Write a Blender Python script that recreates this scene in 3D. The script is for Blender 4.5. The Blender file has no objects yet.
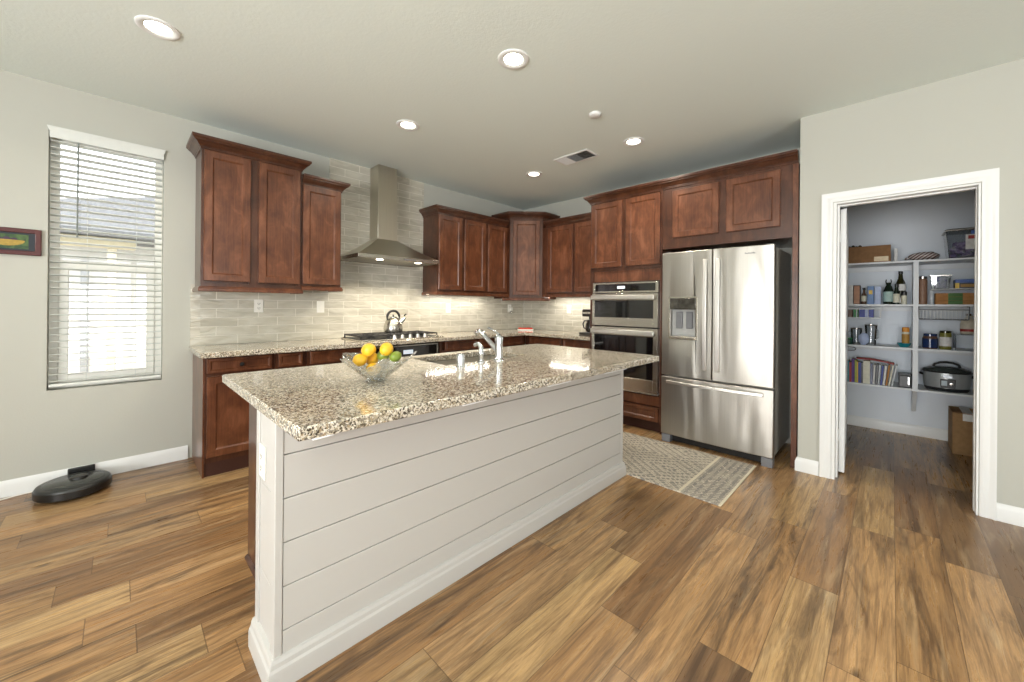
import bpy, bmesh, math, random
from mathutils import Vector, Matrix
from mathutils import noise as mnoise
random.seed(7)
scene = bpy.context.scene
COL = scene.collection
PI = math.pi

# ------------------------------------------------------------------ camera
H = 1.27
FPX, YAW, HY, ROLL = 386.2, 0.7774, 305.4, 0.009
cam = bpy.data.cameras.new('camera')
cam.sensor_fit = 'HORIZONTAL'
cam.sensor_width = 36.0
cam.lens = 36.0 * FPX / 1024.0
cam.shift_x = 0.0
cam.shift_y = -(341.0 - HY) / 1024.0
cam.clip_start = 0.02
camo = bpy.data.objects.new('camera', cam)
_F = Vector((math.cos(YAW), math.sin(YAW), 0))
_R0 = Vector((math.sin(YAW), -math.cos(YAW), 0))
_U0 = Vector((0, 0, 1))
_R = _R0 * math.cos(ROLL) + _U0 * math.sin(ROLL)
_U = -_R0 * math.sin(ROLL) + _U0 * math.cos(ROLL)
_m = Matrix((_R, _U, -_F)).transposed().to_4x4()
_m.translation = Vector((0, 0, H))
camo.matrix_world = _m
COL.objects.link(camo)
scene.camera = camo

# ------------------------------------------------------------------ world, exposure
vs = scene.view_settings
scene.display_settings.display_device = 'sRGB'
vs.view_transform = 'Standard'
vs.look = 'None'
vs.gamma = 1.0
vs.use_curve_mapping = False
vs.exposure = 0.2
world = bpy.data.worlds.new('sky')
scene.world = world
world.use_nodes = True
bg = world.node_tree.nodes['Background']
bg.inputs['Color'].default_value = (0.93, 0.965, 1.0, 1)
bg.inputs['Strength'].default_value = 3.2
scene.cycles.max_bounces = 14
scene.cycles.diffuse_bounces = 6
scene.cycles.glossy_bounces = 5
scene.cycles.transmission_bounces = 14
scene.cycles.transparent_max_bounces = 12
scene.cycles.caustics_reflective = False
scene.cycles.caustics_refractive = False
scene.cycles.sample_clamp_indirect = 6.0
scene.cycles.use_denoising = True


def area(name, loc, rot, sx, sy, power, color=(1, 1, 1), spread=PI, shape='RECTANGLE', parent=None):
    l = bpy.data.lights.new(name, 'AREA')
    l.shape = shape
    l.size = sx
    l.size_y = sy
    l.energy = power
    l.color = color
    l.spread = spread
    o = bpy.data.objects.new(name, l)
    o.location = loc
    o.rotation_euler = rot
    COL.objects.link(o)
    if parent:
        o.parent = parent
    return o


# added area lamps for daylight at the unseen openings, tilted up to lighten the ceiling
area('daylight_sliding_door', (0.2, -3.80, 1.0), (PI / 2 + .95, 0, 0), 2.2, 2.2, 58, (1.0, 0.985, 0.96))
area('daylight_side_window', (-3.60, -0.1, 1.2), (PI / 2 + .8, 0, -PI / 2), 2.6, 1.9, 315, (1.0, 0.985, 0.96))
sun = bpy.data.lights.new('sun', 'SUN')
sun.energy = 4.5
sun.angle = 0.009
sun.color = (1.0, 0.96, 0.9)
suno = bpy.data.objects.new('sun', sun)
suno.rotation_euler = (math.radians(38), 0, math.radians(-12))
COL.objects.link(suno)


# ------------------------------------------------------------------ materials
def lin(h):
    if isinstance(h, str):
        h = [int(h[i:i + 2], 16) / 255 for i in (0, 2, 4)]
    return tuple((c / 12.92 if c <= 0.04045 else ((c + 0.055) / 1.055) ** 2.4) for c in h) + (1.0,)


class NT:
    def __init__(self, name):
        self.m = bpy.data.materials.new(name)
        self.m.use_nodes = True
        self.t = self.m.node_tree
        self.b = self.t.nodes['Principled BSDF']

    def n(self, typ, ins=None, **props):
        nd = self.t.nodes.new('ShaderNode' + typ)
        for k, v in props.items():
            setattr(nd, k, v)
        for k, v in (ins or {}).items():
            s = nd.inputs[k]
            if isinstance(v, bpy.types.NodeSocket):
                self.t.links.new(v, s)
            else:
                s.default_value = v
        return nd

    def math(self, op, a, b=0.0, c=0.0):
        return self.n('Math', {0: a, 1: b, 2: c}, operation=op).outputs[0]

    def mix(self, f, a, b, mode='MIX'):
        nd = self.n('Mix', {0: f, 6: a, 7: b}, data_type='RGBA', blend_type=mode)
        return nd.outputs[2]

    def ramp(self, f, stops, interp='LINEAR'):
        nd = self.n('ValToRGB', {0: f})
        cr = nd.color_ramp
        cr.interpolation = interp
        while len(cr.elements) < len(stops):
            cr.elements.new(0.5)
        for e, (p, c) in zip(cr.elements, stops):
            e.position = p
            e.color = c if len(c) == 4 else tuple(c) + (1,)
        return nd.outputs[0]

    def set(self, **kw):
        names = dict(color='Base Color', rough='Roughness', metal='Metallic', spec='Specular IOR Level',
                     coat='Coat Weight', coatr='Coat Roughness', normal='Normal', trans='Transmission Weight',
                     ior='IOR', emis='Emission Color', emiss='Emission Strength', aniso='Anisotropic',
                     sss='Subsurface Weight', sheen='Sheen Weight')
        for k, v in kw.items():
            s = self.b.inputs[names[k]]
            if isinstance(v, bpy.types.NodeSocket):
                self.t.links.new(v, s)
            else:
                s.default_value = v
        return self.m

    def bump(self, h, strength=0.2, dist=0.01):
        return self.n('Bump', {'Height': h, 'Strength': strength, 'Distance': dist}).outputs[0]

    def obj(self):
        return self.n('TexCoord').outputs['Object']

    def mapping(self, v, scale=(1, 1, 1), loc=(0, 0, 0), rot=(0, 0, 0)):
        return self.n('Mapping', {'Vector': v, 'Scale': scale, 'Location': loc, 'Rotation': rot}).outputs[0]

    def noise(self, v, scale, detail=2, rough=0.5, dist=0.0):
        return self.n('TexNoise', {'Vector': v, 'Scale': scale, 'Detail': detail, 'Roughness': rough,
                                   'Distortion': dist}).outputs[0]


def plain(name, col, rough=0.5, metal=0.0, var=0.05, bump=0.0, scale=30, **kw):
    """flat colour with a faint procedural mottling"""
    t = NT(name)
    c = lin(col)
    nz = t.noise(t.obj(), scale, 3)
    lo = tuple(x * (1 - var) for x in c[:3]) + (1,)
    hi = tuple(min(1, x * (1 + var)) for x in c[:3]) + (1,)
    t.set(color=t.ramp(nz, [(0.3, lo), (0.7, hi)]), rough=rough, metal=metal, **kw)
    if bump:
        t.set(normal=t.bump(nz, bump, 0.002))
    return t.m


def wood_mat(name, a, b, c, rough=0.32):
    t = NT(name)
    v = t.obj()
    mott = t.noise(t.mapping(v, (1, 1, 0.55)), 9, 4, 0.6, 0.6)
    grain = t.noise(t.mapping(v, (60, 60, 2.5)), 1.6, 4, 0.6, 0.3)
    col = t.ramp(mott, [(0.3, lin(a)), (0.52, lin(b)), (0.72, lin(c))])
    col = t.mix(0.22, col, t.ramp(grain, [(0.35, lin(a)), (0.65, lin(c))]))
    return t.set(color=col, rough=rough, spec=0.4, coat=0.4, coatr=0.14,
                 normal=t.bump(grain, 0.04, 0.002))


def paint(name, col, rough=0.6, bump=0.12, scale=90):
    t = NT(name)
    nz = t.noise(t.obj(), scale, 3, 0.6)
    c = lin(col)
    big = t.noise(t.obj(), 0.8, 2)
    cc = t.mix(t.math('MULTIPLY', big, 0.10), c, tuple(x * 0.85 for x in c[:3]) + (1,))
    return t.set(color=cc, rough=rough, spec=0.3, normal=t.bump(nz, bump, 0.004))


def steel(name, col='b9b6b0', rough=0.24, streak='z', wob=0.0):
    t = NT(name)
    v = t.obj()
    sc = {'z': (220, 220, 1.2), 'h': (1.2, 1.2, 220)}[streak]
    br = t.noise(t.mapping(v, sc), 1.0, 3)
    c = lin(col)
    cc = t.ramp(br, [(0.3, tuple(x * 0.9 for x in c[:3]) + (1,)), (0.7, c)])
    r = t.math('ADD', t.math('MULTIPLY', br, 0.06), rough - 0.03)
    t.set(color=cc, metal=1.0, rough=r)
    if wob:
        w = t.noise(t.mapping(v, (1, 4.5, 0.7)), 1.1, 1, 0.4, 0.4)
        t.set(normal=t.bump(w, wob, 0.03))
    else:
        t.set(normal=t.bump(br, 0.012, 0.001))
    return t.m


M = {}
M['wall'] = paint('wall_paint_greige', 'b7b8b0')
M['ceil'] = paint('ceiling_paint', 'dfe8e4', 0.7, 0.3, 60)
M['white'] = paint('white_trim_paint', 'e2e4e4', 0.35, 0.02)
M['island_white'] = paint('white_island_paint', 'bfbdb9', 0.4, 0.02)
M['pantry'] = paint('pantry_paint', 'e0e7ef', 0.6)
M['shelf'] = paint('shelf_white', 'e3e7ea', 0.45, 0.02)
M['cherry'] = wood_mat('cherry_stained_wood', '432416', '5f3722', '80523a')
M['cherry_dark'] = wood_mat('cherry_wood_frame', '331b11', '482819', '5e3a28')
M['toe'] = plain('dark_toe_kick', '3a1d14', 0.5)
M['steel'] = steel('stainless_steel', wob=0.0)
M['fridge'] = steel('stainless_fridge', 'b3b0a9', 0.35, 'z', 0.7)
M['steel_h'] = steel('stainless_horizontal', 'c4c0b6', 0.26, 'h')
M['handle'] = steel('handle_steel', 'e2e0dc', 0.34, 'z')
M['hood'] = steel('hood_steel', 'c9c4b6', 0.3, 'z')
M['chrome'] = plain('chrome', 'dfe2e6', 0.06, 1.0, 0.02)
M['black_glass'] = plain('black_oven_glass', '100f10', 0.05, 0, 0.05, spec=0.8)
M['black'] = plain('black_plastic', '191919', 0.35)
M['iron'] = plain('cast_iron_grate', '1c1b1b', 0.55, 0, 0.1, 0.2, 80)
M['robot'] = plain('dark_charcoal_plastic', '2c2d2c', 0.3, 0, 0.05)
M['grey_plastic'] = plain('grey_plastic', '6e7074', 0.4)
M['fridge_side'] = plain('grey_fridge_side', 'a3a199', 0.4, 0.0, 0.08)
M['dark_gap'] = plain('dark_gap', '15120f', 0.8)
M['plastic_white'] = plain('white_plastic', 'ecebe4', 0.35, 0, 0.02)
M['display_grey'] = plain('light_grey_plastic', 'c9cac8', 0.4)
M['slat'] = plain('blind_slat_white', 'd6dad6', 0.45, 0, 0.02)


def granite():
    t = NT('beige_speckled_granite')
    v = t.obj()
    wv = t.n('VectorMath', {0: v, 1: t.n('VectorMath', {0: t.n('TexNoise', {'Vector': v, 'Scale': 40.0}).outputs[1], 'Scale': 0.014},
                                         operation='SCALE').outputs[0]}, operation='ADD').outputs[0]
    vo = t.n('TexVoronoi', {'Vector': wv, 'Scale': 160.0, 'Randomness': 1.0})
    sep = t.n('SeparateColor', {0: vo.outputs['Color']})
    col = t.ramp(sep.outputs[0], [(0.0, lin('36312d')), (0.11, lin('36312d')), (0.12, lin('837d74')), (0.30, lin('837d74')),
                                  (0.31, lin('aaa08c')), (0.45, lin('bdb39c')), (0.46, lin('d3cbbb')), (0.75, lin('c6bda9')),
                                  (0.76, lin('e6e1d5')), (0.92, lin('a28f76')), (1.0, lin('6b625a'))], 'CONSTANT')
    vo2 = t.n('TexVoronoi', {'Vector': wv, 'Scale': 330.0})
    sep2 = t.n('SeparateColor', {0: vo2.outputs['Color']})
    dark = t.ramp(sep2.outputs[1], [(0.0, (1, 1, 1, 1)), (0.12, (1, 1, 1, 1)), (0.13, (0, 0, 0, 1))], 'CONSTANT')
    col = t.mix(dark, col, lin('4a4038'))
    cl = t.noise(v, 7, 3)
    col = t.mix(t.math('MULTIPLY', t.math('SUBTRACT', cl, 0.35), 0.5), col, lin('cdbb96'))
    return t.set(color=col, rough=0.09, spec=0.55, coat=0.3, coatr=0.05)


M['granite'] = granite()


def tile(name, axis, off=(0, 0), bw=0.305):
    t = NT(name)
    s = t.n('SeparateXYZ', {0: t.obj()})
    u = s.outputs[0] if axis == 'x' else t.math('MULTIPLY', s.outputs[1], -1.0)
    vec = t.n('CombineXYZ', {0: t.math('ADD', u, off[0]), 1: t.math('ADD', s.outputs[2], off[1]), 2: 0.0}).outputs[0]
    br = t.n('TexBrick', {'Vector': vec, 'Scale': 1.0, 'Mortar Size': 0.003, 'Mortar Smooth': 0.15, 'Bias': 0.0,
                          'Brick Width': bw, 'Row Height': 0.0765, 'Color1': lin('bfbbad'), 'Color2': lin('b0ac9e'),
                          'Mortar': lin('e0ddd2')}, offset=0.5)
    # hand-made wave inside each tile; its gloss is also painted in as paler colour
    wn = t.noise(t.mapping(vec, (3.2, 11, 1), (0, 0, 0), (0, 0, 0.22)), 1.6, 2, 0.45, 0.8)
    tint = t.mix(t.math('MULTIPLY', t.ramp(wn, [(.4, (0, 0, 0, 1)), (.62, (1, 1, 1, 1))]), t.math('MULTIPLY', t.math('SUBTRACT', 1.0, br.outputs['Fac']), .45)), br.outputs['Color'], lin('d4d1c5'))
    hgt = t.math('SUBTRACT', t.math('MULTIPLY', wn, 0.9), t.math('MULTIPLY', br.outputs['Fac'], 0.5))
    return t.set(color=tint, rough=0.16, spec=0.5, normal=t.bump(hgt, 0.7, 0.02))


M['tile_x'] = tile('wavy_subway_tile', 'x', (0.035, -0.915))
M['tile_y'] = tile('wavy_subway_tile_side', 'y', (0.1, -0.915))
M['tile_end'] = tile('tile_border', 'x', (0.3, -0.915), 5.0)


def floor_mat():
    t = NT('wood_plank_floor')
    s = t.n('SeparateXYZ', {0: t.obj()})
    x, y = s.outputs[0], s.outputs[1]
    yy = t.math('DIVIDE', t.math('SUBTRACT', y, 0.337 - 0.178 * 40), 0.178)
    row = t.math('FLOOR', yy)
    fy = t.math('FRACT', yy)
    rr = t.n('TexWhiteNoise', {'W': row}, noise_dimensions='1D').outputs[0]
    xx = t.math('ADD', t.math('DIVIDE', x, 1.22), t.math('ADD', t.math('MULTIPLY', rr, 5.0), 20.0))
    colm = t.math('FLOOR', xx)
    fx = t.math('FRACT', xx)
    pid = t.n('TexWhiteNoise', {'Vector': t.n('CombineXYZ', {0: row, 1: colm, 2: 0.0}).outputs[0]}, noise_dimensions='2D')
    pv = pid.outputs[0]
    sh = t.math('MULTIPLY', pv, 63.0)
    gv = t.n('CombineXYZ', {0: t.math('ADD', x, sh), 1: y, 2: sh}).outputs[0]
    base = t.ramp(pv, [(0.0, lin('c79f70')), (0.25, lin('b48b5d')), (0.45, lin('8a6745')), (0.62, lin('c39a68')),
                       (0.8, lin('7b5d43')), (1.0, lin('c7a473'))])
    # fine grain
    g1 = t.noise(t.mapping(gv, (1.8, 34, 1)), 1.8, 7, 0.7, 0.9)
    col = t.mix(t.ramp(g1, [(0.42, (0, 0, 0, 1)), (0.66, (0.8, 0.8, 0.8, 1))]), base, lin('765a3e'))
    # cathedral figure: contour lines of a stretched noise
    cn = t.noise(t.mapping(gv, (0.75, 4.2, 1)), 1.25, 2, 0.5, 0.5)
    cf_ = t.math('PINGPONG', t.math('MULTIPLY', cn, 13.0), 1.0)
    cmask = t.ramp(t.noise(t.mapping(gv, (0.8, 3.0, 1), (9, 4, 2)), 1.2, 2), [(0.42, (0, 0, 0, 1)), (0.60, (1, 1, 1, 1))])
    col = t.mix(t.math('MULTIPLY', t.math('MULTIPLY', t.ramp(cf_, [(0.0, (1, 1, 1, 1)), (0.42, (0, 0, 0, 1))]), cmask), 0.5), col, lin('6a4b30'))
    # smoky dark streaks
    d1 = t.noise(t.mapping(gv, (0.6, 6.5, 1)), 1.5, 8, 0.68, 1.2)
    amt = t.math('MULTIPLY', t.ramp(d1, [(0.47, (0, 0, 0, 1)), (0.62, (1, 1, 1, 1))]),
                 t.math('ADD', 0.38, t.math('MULTIPLY', t.n('SeparateColor', {0: pid.outputs[1]}).outputs[1], 0.55)))
    col = t.mix(amt, col, lin('4a3829'))
    # pale dry streaks
    p1 = t.noise(t.mapping(gv, (1.5, 14.0, 1), (3, 7, 1)), 1.5, 4, 0.6, 0.6)
    col = t.mix(t.math('MULTIPLY', t.ramp(p1, [(0.55, (0, 0, 0, 1)), (0.75, (1, 1, 1, 1))]), 0.35), col, lin('d8bf97'))
    # knots
    kv = t.n('TexVoronoi', {'Vector': t.mapping(gv, (2.0, 4.4, 1)), 'Scale': 1.0, 'Randomness': 1.0})
    kn = t.math('ADD', kv.outputs['Distance'], t.math('MULTIPLY', g1, 0.10))
    col = t.mix(t.math('MULTIPLY', t.ramp(kn, [(0.075, (1, 1, 1, 1)), (0.14, (0, 0, 0, 1))]), 0.75), col, lin('443020'))
    # seams
    e1 = t.math('LESS_THAN', t.math('MINIMUM', fy, t.math('SUBTRACT', 1.0, fy)), 0.008)
    e2 = t.math('LESS_THAN', t.math('MINIMUM', fx, t.math('SUBTRACT', 1.0, fx)), 0.0014)
    seam = t.math('MAXIMUM', e1, e2)
    col = t.mix(t.math('MULTIPLY', seam, 0.6), col, lin('4a3726'))
    h = t.math('SUBTRACT', t.math('MULTIPLY', g1, 0.5), t.math('MULTIPLY', seam, 0.6))
    rgh = t.math('ADD', 0.20, t.math('MULTIPLY', g1, 0.18))
    return t.set(color=col, rough=rgh, spec=0.45, normal=t.bump(h, 0.12, 0.004))


M['floor'] = floor_mat()


def glass(name, tint=(1, 1, 1, 1), refl=0.10):
    """thin clear pane: mostly see-through with a faint mirror"""
    m = bpy.data.materials.new(name)
    m.use_nodes = True
    t = m.node_tree
    t.nodes.clear()
    o = t.nodes.new('ShaderNodeOutputMaterial')
    mx = t.nodes.new('ShaderNodeMixShader')
    tr = t.nodes.new('ShaderNodeBsdfTransparent')
    gl = t.nodes.new('ShaderNodeBsdfGlossy')
    lw = t.nodes.new('ShaderNodeFresnel')
    lw.inputs[0].default_value = 1.45
    tr.inputs[0].default_value = tint
    gl.inputs['Roughness'].default_value = 0.02
    mp = t.nodes.new('ShaderNodeMath')
    mp.operation = 'MULTIPLY_ADD'
    mp.inputs[1].default_value = 1.0
    mp.inputs[2].default_value = refl - 0.04
    t.links.new(lw.outputs[0], mp.inputs[0])
    t.links.new(mp.outputs[0], mx.inputs[0])
    t.links.new(tr.outputs[0], mx.inputs[1])
    t.links.new(gl.outputs[0], mx.inputs[2])
    t.links.new(mx.outputs[0], o.inputs[0])
    return m


M['pane'] = glass('window_glass')
M['clear'] = glass('clear_plastic', (0.93, 0.94, 0.95, 1), 0.10)
def crystal(name):
    t = NT(name)
    t.t.nodes.remove(t.b)
    out = [n for n in t.t.nodes if n.type == 'OUTPUT_MATERIAL'][0]
    w = t.n('TexWave', {'Vector': t.obj(), 'Scale': 16.0, 'Distortion': 5.0, 'Detail': 1.5}, wave_type='BANDS', bands_direction='DIAGONAL')
    nrm = t.bump(w.outputs[1], 1.0, 0.012)
    lw = t.n('LayerWeight', {'Blend': 0.42, 'Normal': nrm}).outputs[1]
    tr = t.n('BsdfTransparent', {0: (.95, .97, .96, 1)})
    gl = t.n('BsdfGlossy', {0: (1, 1, 1, 1), 'Roughness': .06, 'Normal': nrm})
    mx = t.n('MixShader', {0: t.math('ADD', t.math('MULTIPLY', lw, 0.80), 0.12), 1: tr.outputs[0], 2: gl.outputs[0]})
    df = t.n('BsdfTranslucent', {0: (.95, .97, .96, 1), 'Normal': nrm})
    mx = t.n('MixShader', {0: t.math('MULTIPLY', w.outputs[1], .22), 1: mx.outputs[0], 2: df.outputs[0]})
    t.t.links.new(mx.outputs[0], out.inputs[0])
    return t.m


M['crystal'] = crystal('cut_glass')


def emit(name, col, s):
    return NT(name).set(color=(0.9, 0.9, 0.9, 1), emis=lin(col), emiss=s)


M['lamp'] = emit('lit_lamp_lens', 'fff6e2', 9.0)
M['lamp_small'] = emit('lit_hood_lens', 'fff4dc', 8.0)
M['led'] = emit('blue_clock_digits', '9fc4e6', 0.45)
M['strip'] = emit('warm_led_strip', 'fff0d8', 2.0)


# ------------------------------------------------------------------ mesh helpers
class MB:
    def __init__(self, off=(0, 0, 0)):
        self.b = bmesh.new()
        self.o = Vector(off)

    def v(self, p):
        return self.b.verts.new(Vector(p) - self.o)

    def face(self, vs):
        try:
            return self.b.faces.new(vs)
        except ValueError:
            return None

    def box(self, x0, x1, y0, y1, z0, z1):
        P = [self.v((x, y, z)) for z in (z0, z1) for y in (y0, y1) for x in (x0, x1)]
        for f in ((0, 2, 3, 1), (4, 5, 7, 6), (0, 1, 5, 4), (2, 6, 7, 3), (0, 4, 6, 2), (1, 3, 7, 5)):
            self.face([P[i] for i in f])
        return self

    def obox(self, c, ax, ay, az):
        """box from a centre and three half-axis vectors"""
        c, ax, ay, az = map(Vector, (c, ax, ay, az))
        P = [self.v(c + sx * ax + sy * ay + sz * az) for sz in (-1, 1) for sy in (-1, 1) for sx in (-1, 1)]
        for f in ((0, 2, 3, 1), (4, 5, 7, 6), (0, 1, 5, 4), (2, 6, 7, 3), (0, 4, 6, 2), (1, 3, 7, 5)):
            self.face([P[i] for i in f])
        return self

    def prism(self, poly, z0, z1):
        a = [self.v((x, y, z0)) for x, y in poly]
        b = [self.v((x, y, z1)) for x, y in poly]
        n = len(poly)
        self.face(a[::-1])
        self.face(b)
        for i in range(n):
            self.face([a[i], a[(i + 1) % n], b[(i + 1) % n], b[i]])
        return self

    def loft(self, rings, close=True, cap0=True, cap1=True):
        R = [[self.v(p) for p in r] for r in rings]
        n = len(R[0])
        for a, b in zip(R, R[1:]):
            for i in range(n if close else n - 1):
                j = (i + 1) % n
                self.face([a[i], a[j], b[j], b[i]])
        if cap0:
            self.face(R[0][::-1])
        if cap1:
            self.face(R[-1])
        return self

    def lathe(self, prof, c=(0, 0, 0), seg=24, axis='z', cap0=True, cap1=True, sx=1.0, sy=1.0):
        c = Vector(c)
        rings = []
        for r, h in prof:
            ring = []
            for i in range(seg):
                a = 2 * PI * i / seg
                p = Vector((r * math.cos(a) * sx, r * math.sin(a) * sy, h))
                if axis == 'x':
                    p = Vector((p.z, p.x, p.y))
                elif axis == 'y':
                    p = Vector((p.x, p.z, -p.y))
                elif isinstance(axis, Vector):
                    p = axis.to_track_quat('Z', 'Y') @ p
                ring.append(c + p)
            rings.append(ring)
        return self.loft(rings, True, cap0, cap1)

    def cyl(self, c, r, h, axis='z', seg=20):
        return self.lathe([(r, 0), (r, h)], c, seg, axis)

    def tube(self, pts, r, seg=10, closed=False):
        pts = [Vector(p) for p in pts]
        rs = r if isinstance(r, (list, tuple)) else [r] * len(pts)
        up = None
        rings = []
        n = len(pts)
        for i, p in enumerate(pts):
            a = pts[i - 1] if (i or closed) else p
            b = pts[(i + 1) % n] if (i < n - 1 or closed) else p
            d = (b - a).normalized()
            if up is None:
                up = Vector((0, 0, 1)) if abs(d.z) < 0.9 else Vector((0, 1, 0))
            s = d.cross(up).normalized()
            up = s.cross(d).normalized()
            rings.append([p + rs[i] * (s * math.cos(2 * PI * k / seg) + up * math.sin(2 * PI * k / seg)) for k in range(seg)])
        if closed:
            rings.append(rings[0])
            return self.loft(rings, True, False, False)
        return self.loft(rings)

    def sweep(self, prof, path, closed=False):
        """profile (outward, z) swept along an xy path, mitred; outward = right of travel"""
        path = [Vector((p[0], p[1], 0)) for p in path]
        n = len(path)
        rings = []
        for i in range(n):
            d0 = (path[i] - path[i - 1]).normalized() if (i or closed) else None
            d1 = (path[(i + 1) % n] - path[i]).normalized() if (i < n - 1 or closed) else None
            nn = [Vector((d.y, -d.x, 0)) for d in (d0, d1) if d is not None]
            if len(nn) == 2:
                m = (nn[0] + nn[1]).normalized()
                m = m / max(0.2, m.dot(nn[0]))
            else:
                m = nn[0]
            rings.append([path[i] + m * o + Vector((0, 0, z)) for o, z in prof])
        if closed:
            rings.append(rings[0])
            return self.loft(rings, True, False, False)
        return self.loft(rings)

    def blob(self, c, rx, ry, rz, seg=20, ring=12, fn=None, rot=None):
        rings = []
        for j in range(ring + 1):
            t = PI * j / ring
            rr = max(1e-4, math.sin(t))
            row = []
            for i in range(seg):
                a = 2 * PI * i / seg
                p = Vector((rr * math.cos(a), rr * math.sin(a), -math.cos(t)))
                k = fn(p) if fn else 1
                q = Vector((p.x * rx * k, p.y * ry * k, p.z * rz * k))
                if rot:
                    q = rot @ q
                row.append(Vector(c) + q)
            rings.append(row)
        return self.loft(rings)

    def slab(self, xs, ys, holes, z0, z1):
        V = {}

        def g(i, j, k):
            if (i, j, k) not in V:
                V[(i, j, k)] = self.v((xs[i], ys[j], (z0, z1)[k]))
            return V[(i, j, k)]
        nx, ny = len(xs) - 1, len(ys) - 1
        ok = lambda i, j: 0 <= i < nx and 0 <= j < ny and (i, j) not in holes
        for i in range(nx):
            for j in range(ny):
                if not ok(i, j):
                    continue
                self.face([g(i, j, 1), g(i + 1, j, 1), g(i + 1, j + 1, 1), g(i, j + 1, 1)])
                self.face([g(i, j, 0), g(i, j + 1, 0), g(i + 1, j + 1, 0), g(i + 1, j, 0)])
                for (di, dj, a, b) in ((-1, 0, (i, j + 1), (i, j)), (1, 0, (i + 1, j), (i + 1, j + 1)),
                                       (0, -1, (i, j), (i + 1, j)), (0, 1, (i + 1, j + 1), (i, j + 1))):
                    if not ok(i + di, j + dj):
                        self.face([g(*a, 0), g(*b, 0), g(*b, 1), g(*a, 1)])
        return self


def obj(name, mb, mat, parent=None, bevel=0.0, smooth=35, kind=None, label=None, seg=2):
    me = bpy.data.meshes.new(name)
    bmesh.ops.recalc_face_normals(mb.b, faces=mb.b.faces)
    mb.b.to_mesh(me)
    mb.b.free()
    if smooth:
        me.polygons.foreach_set('use_smooth', [True] * len(me.polygons))
        me.set_sharp_from_angle(angle=math.radians(smooth))
    me.materials.append(M[mat] if isinstance(mat, str) else mat)
    o = bpy.data.objects.new(name, me)
    COL.objects.link(o)
    if parent:
        o.parent = parent
    elif any(mb.o):
        o.location = mb.o
    if bevel:
        md = o.modifiers.new('bevel', 'BEVEL')
        md.width = bevel
        md.segments = seg
        md.limit_method = 'ANGLE'
        md.angle_limit = math.radians(40)
        md.harden_normals = False
    if kind:
        o['kind'] = kind
    if label:
        o['label'] = label
    return o


def thing(name, label, cat, loc=(0, 0, 0), rz=0.0, group=None):
    o = bpy.data.objects.new(name, None)
    o.empty_display_size = 0.05
    COL.objects.link(o)
    o.location = loc
    o.rotation_euler = (0, 0, rz)
    o['label'] = label
    o['category'] = cat
    if group:
        o['group'] = group
    return o


def tag(o, label, cat, group=None):
    o['label'] = label
    o['category'] = cat
    if group:
        o['group'] = group
    return o


def struct(name, mb, mat, bevel=0.0, parent=None):
    o = obj(name, mb, mat, parent, bevel)
    if not parent:
        o['kind'] = 'structure'
    return o


def dup(root, loc, rz=None, label=None):
    r = root.copy()
    COL.objects.link(r)
    r.location = loc
    if rz is not None:
        r.rotation_euler = (0, 0, rz)
    if label:
        r['label'] = label
    for ch in list(root.children):
        c = ch.copy()
        COL.objects.link(c)
        c.parent = r
        for g in list(ch.children):
            d = g.copy()
            COL.objects.link(d)
            d.parent = c
    return r


# ------------------------------------------------------------------ setting
YA = 4.09        # wall with the window, range hood
XP = 3.73        # pantry wall face
XB = 4.41        # wall behind the oven tower
ZC = 2.755
XL, YF = -3.4, -3.6
XQ = 5.62        # pantry far wall

struct('floor', MB().box(XL - .15, XQ + .15, YF - .15, YA + .15, -.1, 0), 'floor')
struct('ceiling', MB().box(XL - .15, XQ + .15, YF - .15, YA + .15, ZC, ZC + .1), 'ceil')
WX0, WX1, WZ0, WZ1 = -0.345, 0.238, 0.66, 2.455
struct('wall_back', MB().slab([XL - .15, WX0, WX1, XB + .15], [0, WZ0, WZ1, ZC], {(1, 1)}, -YA - .15, -YA), 'wall')
_w = bpy.data.objects['wall_back']
for vtx in _w.data.vertices:      # stand the slab up: (x, y, z) -> (x, -z, y)
    x, y, z = vtx.co
    vtx.co = (x, -z, y)
_w.data.flip_normals()
struct('wall_right', MB().box(XB, XB + .15, .52, YA, 0, ZC), 'wall')
struct('wall_alcove', MB().box(XP, XQ, .40, .52, 0, ZC), 'wall')
DY0, DY1, DZ = -0.385, 0.300, 2.055
mb = MB()
mb.box(XP, XP + .13, DY1, .40, 0, ZC)
mb.box(XP, XP + .13, YF, DY0, 0, ZC)
mb.box(XP, XP + .13, DY0, DY1, DZ, ZC)
struct('wall_pantry', mb, 'wall')
struct('wall_pantry_far', MB().box(XQ, XQ + .12, -1.5, .40, 0, ZC), 'pantry')
struct('wall_pantry_side', MB().box(XP + .13, XQ, -1.5, -1.38, 0, ZC), 'pantry')
# walls beside and behind the viewpoint, with their glazed openings
mb = MB()
mb.box(XL - .12, XL, YF, -1.5, 0, ZC).box(XL - .12, XL, 1.3, YA, 0, ZC).box(XL - .12, XL, -1.5, 1.3, 0, .4).box(XL - .12, XL, -1.5, 1.3, 2.35, ZC)
struct('wall_left', mb, 'wall')
mb = MB()
mb.box(XL, -.9, YF - .12, YF, 0, ZC).box(1.3, XP, YF - .12, YF, 0, ZC).box(-.9, 1.3, YF - .12, YF, 2.3, ZC)
struct('wall_front', mb, 'wall')
mb = MB()
for y in (-1.5, -.57, .36, 1.25):
    mb.box(XL - .08, XL - .03, y, y + .05, .4, 2.35)
mb.box(XL - .08, XL - .03, -1.5, 1.3, .4, .45).box(XL - .08, XL - .03, -1.5, 1.3, 2.3, 2.35)
struct('window_2', mb, 'white')
mb = MB()
for x in (-.9, .17, 1.23):
    mb.box(x, x + .07, YF - .09, YF - .03, 0, 2.3)
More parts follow.
